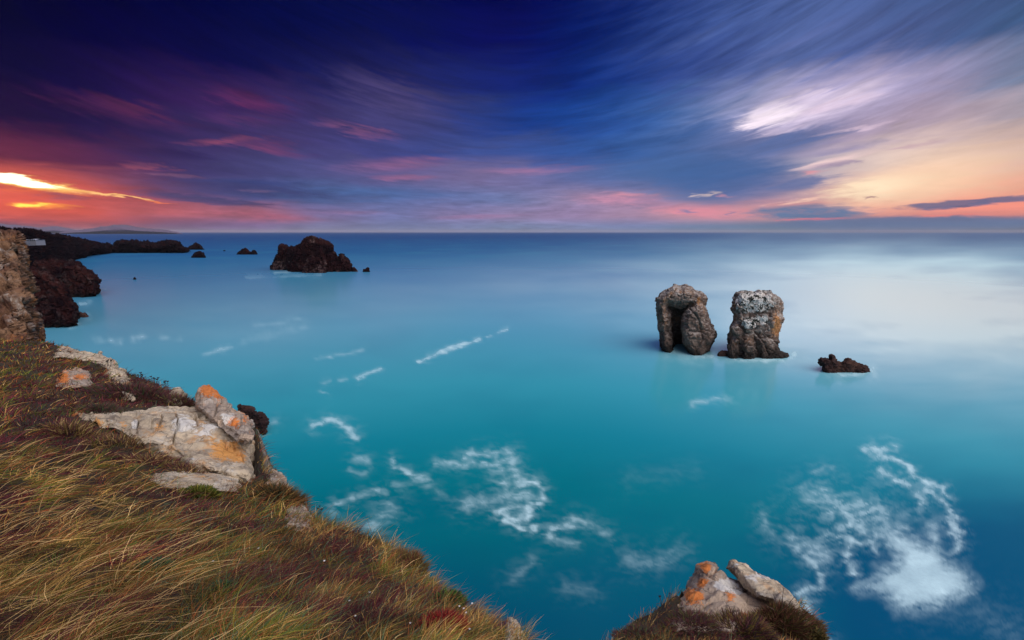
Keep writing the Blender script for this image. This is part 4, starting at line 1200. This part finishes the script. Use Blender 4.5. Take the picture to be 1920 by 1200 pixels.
def seed_plant(px, py, n, hpx, rnd, label, group='dried seed heads along the rim'):
    base = surf(px, py)
    sc = base[1] / F_PX
    root = empty('seed_head_plant', base, label, 'dried flower', group)
    for i in range(n):
        h = hpx * sc * rnd.uniform(.65, 1.1)
        ox = rnd.uniform(-.5, .5) * hpx * sc * .6
        lean = rnd.uniform(-.25, .4) * h
        V, F = [], []
        tip = np.array([ox + lean, rnd.uniform(-.1, .1) * h, h])
        b0 = np.array([ox * .4, 0, -.03])
        mid = (b0 + tip) / 2 + np.array([-lean * .15, 0, 0])
        tube(V, F, [b0, mid, tip], [sc * .55, sc * .45, sc * .35], 4)
        o = make_mesh('stalk', V, F, MP['stalk'], root)
        # seed head: a ring of short rays under a lumpy cap
        V, F = [], []
        hr = sc * rnd.uniform(1.5, 2.4)
        for k in range(6):
            w = k * math.pi / 3 + rnd.random()
            e = tip + np.array([math.cos(w) * hr, math.sin(w) * hr, hr * rnd.uniform(.3, 1.1)])
            tube(V, F, [tip, (tip + e) / 2 + np.array([0, 0, -.1 * hr]), e], [sc * .35, sc * .8, sc * .5], 4)
        make_mesh('seed_head', V, F, MP['head'], o)
    return root


def cushion(px, py, rxp, hp, n, cols, rnd_seed, name, label, cat, blade_len=.5, upright=.4, leafy=False, dz=0.0):
    """a shrub or tuft: many short leaves or twigs growing out of a dome, each crown its own shape"""
    R = np.random.RandomState(rnd_seed)
    bx, by, bz = surf(px, py)
    bz += dz
    sc = by / F_PX
    rx = rxp * sc; h = hp * sc
    root = empty(name, (bx, by, bz), label, cat)
    a = R.rand(n) * 2 * math.pi; rr = np.sqrt(R.rand(n))
    e = R.rand(n) ** .7
    x = np.cos(a) * rr * rx * (1 + .25 * np.sin(3 * a + rnd_seed)); y = np.sin(a) * rr * rx * .8
    top = h * .6 * np.sqrt(np.clip(1 - rr ** 2, 0, 1))
    z = top * e + .01 * h + (ground_z(x + bx, y + by)[0] - bz)
    base = np.stack([x, y, z], 1)
    D = unit(np.stack([np.cos(a) * rr, np.sin(a) * rr, .25 + upright + 0 * x], 1) + R.normal(size=(n, 3)) * .35)
    L = h * blade_len * (.5 + .8 * R.rand(n))
    cc = np.array(cols)[R.randint(0, len(cols), n)] * (.6 + .8 * R.rand(n))[:, None]
    W = np.maximum(L * (.22 if leafy else .05), sc * (1.5 if leafy else .9))
    view = unit(base + np.array([bx, by, bz - CAM_Z]))
    blade_mesh('foliage', base, D, unit(np.cross(D, view) + R.normal(size=(n, 3)) * .4), L, W, np.tile([0.08, 0, -.12], (n, 1)), cc, BLADE, segs=2, parent=root)
    V, F = [], []
    for k in range(7):
        w = R.rand() * 6.28; q = R.rand() * .7 * rx
        tube(V, F, [(0, 0, -.04), (math.cos(w) * q * .5, math.sin(w) * q * .5, h * .22), (math.cos(w) * q, math.sin(w) * q, h * .55)], [sc * 1.2, sc * .9, sc * .5], 4)
    make_mesh('stems', V, F, MP['stalk'], root)
    return root


MP = {}


def build_plants():
    MP['stalk'] = simple_mat('dry_stalk', (0.07, 0.045, 0.035))
    MP['head'] = simple_mat('seed_head_brown', (0.03, 0.018, 0.02))
    MP['petal'] = simple_mat('white_petal', (0.75, 0.70, 0.72))
    rnd = random.Random(5)
    seed_plant(660, 992, 4, 42, rnd, 'tallest cluster of dark seed heads on the middle of the slope rim')
    seed_plant(598, 972, 5, 26, rnd, 'bare dark stalks just right of the small pinkish rock')
    seed_plant(262, 722, 5, 24, rnd, 'dark seed heads against the water above the heather')
    seed_plant(290, 728, 5, 22, rnd, 'dark seed heads between the heather and the small grey rock')
    seed_plant(315, 738, 3, 24, rnd, 'pair of round seed heads just left of the small grey rock')
    seed_plant(160, 652, 3, 14, rnd, 'tiny seed heads on top of the farthest shrub')
    seed_plant(497, 880, 3, 30, rnd, 'seed heads hanging over the water beside the largest ledge')
    seed_plant(502, 905, 3, 22, rnd, 'short seed heads below the edge of the largest ledge')
    seed_plant(1243, 1140, 3, 36, rnd, 'thin stems with pale buds on the left shoulder of the promontory')
    seed_plant(1160, 1178, 6, 26, rnd, 'grass spikes on the low left end of the promontory')
    seed_plant(855, 1118, 4, 26, rnd, 'seed spikes on the lower slope rim')
    seed_plant(900, 1145, 4, 26, rnd, 'seed spikes above the pale stone at the bottom of the slope')
    seed_plant(205, 690, 4, 18, rnd, 'thin dark stems on the rim right of the long pale rock')
    G1 = [(0.04, 0.07, 0.025), (0.06, 0.08, 0.03), (0.09, 0.05, 0.04), (0.03, 0.05, 0.03)]
    W1 = [(0.10, 0.03, 0.035), (0.07, 0.02, 0.03), (0.14, 0.05, 0.04), (0.05, 0.03, 0.04)]
    cushion(170, 664, 36, 26, 1500, G1 + W1, 1, 'shrub', 'dark shrub growing on the far rim of the slope against the water', 'shrub')
    cushion(372, 748, 24, 22, 900, G1, 2, 'shrub', 'low dark green shrub beside the orange tipped outcrop', 'shrub')
    cushion(250, 745, 62, 34, 2600, W1 + G1[:1], 3, 'heather', 'purple brown heather patch above the largest ledge', 'heather', .5, .6)
    cushion(330, 760, 34, 26, 1300, W1 + [(0.14, 0.13, 0.04)], 4, 'heather', 'reddish heather between the small grey rock and the ledge', 'heather', .5, .6)
    cushion(392, 778, 26, 24, 900, [(0.2, 0.06, 0.04), (0.12, 0.04, 0.03), (0.1, 0.08, 0.03)], 5, 'heather', 'rusty heather clump below the orange tipped outcrop', 'heather', .6, .7)
    cushion(425, 880, 34, 40, 1100, [(0.12, 0.02, 0.035), (0.2, 0.05, 0.05), (0.06, 0.02, 0.03)], 6, 'grass_tuft', 'wine red tuft growing against the face of the largest ledge', 'grass tuft', .7, .5, dz=.3)
    cushion(520, 935, 42, 34, 1800, [(0.05, 0.045, 0.015), (0.13, 0.065, 0.025), (0.03, 0.03, 0.015), (0.2, 0.09, 0.03)], 7, 'grass_tuft', 'dark overhanging tuft between two small rocks on the rim', 'grass tuft', .7, .3)
    cushion(375, 932, 30, 32, 1000, [(0.10, 0.11, 0.015), (0.15, 0.13, 0.02), (0.05, 0.07, 0.012)], 8, 'shrub', 'bright yellow green plant in front of the low cream rock', 'shrub', .4, .5, True)
    cushion(295, 1075, 26, 44, 1000, [(0.03, 0.07, 0.045), (0.04, 0.09, 0.05)], 9, 'shrub', 'dark blue green cushion plant in the middle of the grass', 'shrub', .35, .4, True)
    cushion(420, 1114, 22, 38, 900, [(0.03, 0.075, 0.04), (0.02, 0.05, 0.03)], 10, 'shrub', 'small dark green cushion plant low on the slope', 'shrub', .35, .4, True)
    cushion(838, 1182, 40, 52, 2200, [(0.24, 0.012, 0.015), (0.13, 0.01, 0.015), (0.30, 0.03, 0.02)], 11, 'shrub', 'crimson cushion plant at the bottom of the slope', 'shrub', .45, .4)
    cushion(845, 1136, 24, 44, 1000, [(0.03, 0.07, 0.02), (0.05, 0.12, 0.02), (0.02, 0.04, 0.02)], 12, 'shrub', 'glossy green plant above the crimson cushion', 'shrub', .4, .4, True)
    cushion(650, 990, 34, 26, 1400, [(0.26, 0.13, 0.04), (0.14, 0.06, 0.03), (0.3, 0.22, 0.07)], 13, 'grass_tuft', 'rusty grass tuft at the foot of the tallest seed heads', 'grass tuft', .8, .7)
    cushion(770, 1062, 44, 30, 1800, [(0.2, 0.09, 0.04), (0.12, 0.05, 0.03), (0.16, 0.14, 0.04)], 14, 'grass_tuft', 'brown tuft on the rim halfway down to the crimson cushion', 'grass tuft', .8, .7)
    cushion(1462, 1168, 66, 52, 6500, [(0.10, 0.035, 0.03), (0.14, 0.10, 0.03), (0.06, 0.06, 0.02), (0.17, 0.06, 0.04)], 15, 'grass_tuft', 'large shaggy red and olive tuft on the promontory', 'grass tuft', .42, .8, dz=.1)
    cushion(1528, 1200, 24, 34, 1100, [(0.10, 0.06, 0.02), (0.14, 0.10, 0.03), (0.05, 0.05, 0.02)], 16, 'shrub', 'small olive brown shrub at the right end of the promontory', 'shrub', .4, .3, True)
    cushion(1300, 1178, 60, 34, 2600, W1 + [(0.10, 0.11, 0.03)], 17, 'heather', 'dark heather below the rust stained rock', 'heather', .5, .4)
    cushion(1200, 1195, 50, 24, 1800, W1 + [(0.06, 0.1, 0.06), (0.1, 0.1, 0.03)], 18, 'heather', 'dark heather at the low left end of the promontory', 'heather', .5, .4)
    cushion(210, 1100, 40, 22, 1600, [(0.06, 0.03, 0.03), (0.03, 0.02, 0.025), (0.1, 0.05, 0.03)], 19, 'heather', 'dark hollow of heather in the combed grass', 'heather', .5, .4)
    GT = [(0.20, 0.13, 0.03), (0.10, 0.09, 0.02), (0.30, 0.19, 0.07), (0.12, 0.04, 0.03), (0.42, 0.28, 0.12)]
    cushion(130, 815, 34, 22, 900, W1 + GT, 20, 'grass_tuft', 'purple brown tuft over the buried left end of the largest ledge', 'grass tuft', 1.0, .7)
    cushion(215, 834, 44, 15, 700, GT + W1, 21, 'grass_tuft', 'straw tuft leaning over the lower left edge of the largest ledge', 'grass tuft', 1.0, .8)
    cushion(285, 868, 44, 15, 700, GT + W1, 22, 'grass_tuft', 'olive tuft below the middle of the largest ledge', 'grass tuft', 1.0, .8)
    cushion(350, 884, 36, 14, 600, GT + W1, 23, 'grass_tuft', 'short tuft between the largest ledge and the low cream rock', 'grass tuft', 1.0, .8)
    cushion(1395, 1190, 60, 40, 2600, W1 + GT[:2], 24, 'heather', 'heather growing against the foot of the split rock', 'heather', .6, .5)
    # little white flowers
    spots = [(690, 1122), (652, 1138), (662, 1166), (858, 1148), (866, 1152), (882, 1143), (606, 1064), (765, 1180), (870, 1160), (397, 1064), (483, 1040), (840, 1192), (876, 1192)]
    where = ['above the dark patch on the lower slope', 'left of the dark patch on the lower slope', 'inside the dark patch on the lower slope', 'first of three right of the glossy green plant',
             'second of three right of the glossy green plant', 'nearest the rim right of the glossy green plant', 'alone on the open grass of the mid slope', 'between dark patch and crimson cushion',
             'just above the crimson cushion', 'close to the dark green cushion plant', 'on the open grass left of centre', 'below the crimson cushion', 'right of the crimson cushion']
    for (qx, qy), wtxt in zip(spots, where):
        b = surf(qx, qy); sc = b[1] / F_PX
        root = empty('white_flower', b, 'tiny white flower ' + wtxt, 'flower', 'tiny white flowers in the grass')
        V, F = [], []
        tube(V, F, [(0, 0, -.02), (0.01, 0, sc * 8), (0.015, 0, sc * 14)], [sc * .5, sc * .4, sc * .3], 4)
        make_mesh('stalk', V, F, MP['stalk'], root)
        V, F = [], []
        for k in range(5):
            w = k * 2 * math.pi / 5
            c = np.array([.015, 0, sc * 14.5]); e1 = np.array([math.cos(w), math.sin(w), .35]) * sc * 2.6
            s1 = np.array([-math.sin(w), math.cos(w), 0]) * sc * 1.1
            i = len(V); V += [c, c + e1 * .6 - s1, c + e1, c + e1 * .6 + s1]; F.append((i, i + 1, i + 2, i + 3))
        make_mesh('petals', V, F, MP['petal'], root)


def build_far_buildings():
    wall = simple_mat('white_wall', (0.2, 0.2, 0.24)); roof = simple_mat('pale_roof', (0.34, 0.36, 0.44)); dk = simple_mat('window_glass', (0.03, 0.04, 0.06), .3)
    for px, py, wpx, lab in ((51, 452, 8, 'left one of two low white buildings on the dark cliff top'), (70, 451, 11, 'right one of two low white buildings on the dark cliff top')):
        D = 300.0
        p = w_at(px, py, D)
        root = empty('building', p, lab, 'building', 'white buildings on the cliff top')
        w = wpx / 2 * D / F_PX; h = .45; d = 3.0
        V = [(-w, -d, -3), (w, -d, -3), (w, d, -3), (-w, d, -3), (-w, -d, h), (w, -d, h), (w, d, h), (-w, d, h)]
        F = [(0, 1, 5, 4), (1, 2, 6, 5), (2, 3, 7, 6), (3, 0, 4, 7)]
        make_mesh('wall', V, F, wall, root, smooth=False)
        V = [(-w - .3, -d - .3, h), (w + .3, -d - .3, h), (w + .3, d + .3, h), (-w - .3, d + .3, h), (-w, 0, h + .6), (w, 0, h + .6)]
        make_mesh('roof', V, [(0, 1, 5, 4), (2, 3, 4, 5), (0, 4, 3, 3), (1, 2, 5, 5)][:2] + [(0, 3, 2, 1)], roof, root, smooth=False)
        for k in range(3):
            x = (k - 1) * w * .6
            make_mesh('window', [(x - .4, -d - .04, -.2), (x + .4, -d - .04, -.2), (x + .4, -d - .04, .9), (x - .4, -d - .04, .9)], [(0, 1, 2, 3)], dk, root, smooth=False)


def build_haze():
    x, y0, y1, z0, z1 = 46000.0, -46000.0, 46000.0, -4.0, 185.0
    V = [(a, b, c) for c in (z0, z1) for a, b in ((-x, y0), (x, y0), (x, y1), (-x, y1))]
    F = [(0, 3, 2, 1), (4, 5, 6, 7), (0, 1, 5, 4), (1, 2, 6, 5), (2, 3, 7, 6), (3, 0, 4, 7)]
    m = bpy.data.materials.new('sea_haze'); m.use_nodes = True
    t = m.node_tree; t.nodes.clear()
    v = t.nodes.new('ShaderNodeVolumePrincipled'); o = t.nodes.new('ShaderNodeOutputMaterial')
    v.inputs['Color'].default_value = (0.80, 0.80, 0.92, 1); v.inputs['Density'].default_value = .00002
    v.inputs['Anisotropy'].default_value = 0.0
    t.links.new(v.outputs[0], o.inputs['Volume'])
    ob = make_mesh('haze', V, F, m, smooth=False)
    tag(ob, kind='stuff', label='thin sea haze that slightly fades the far shore')


build_haze()
build_ground()
build_rocks()
build_sea()
build_grass()
build_plants()
build_far_buildings()
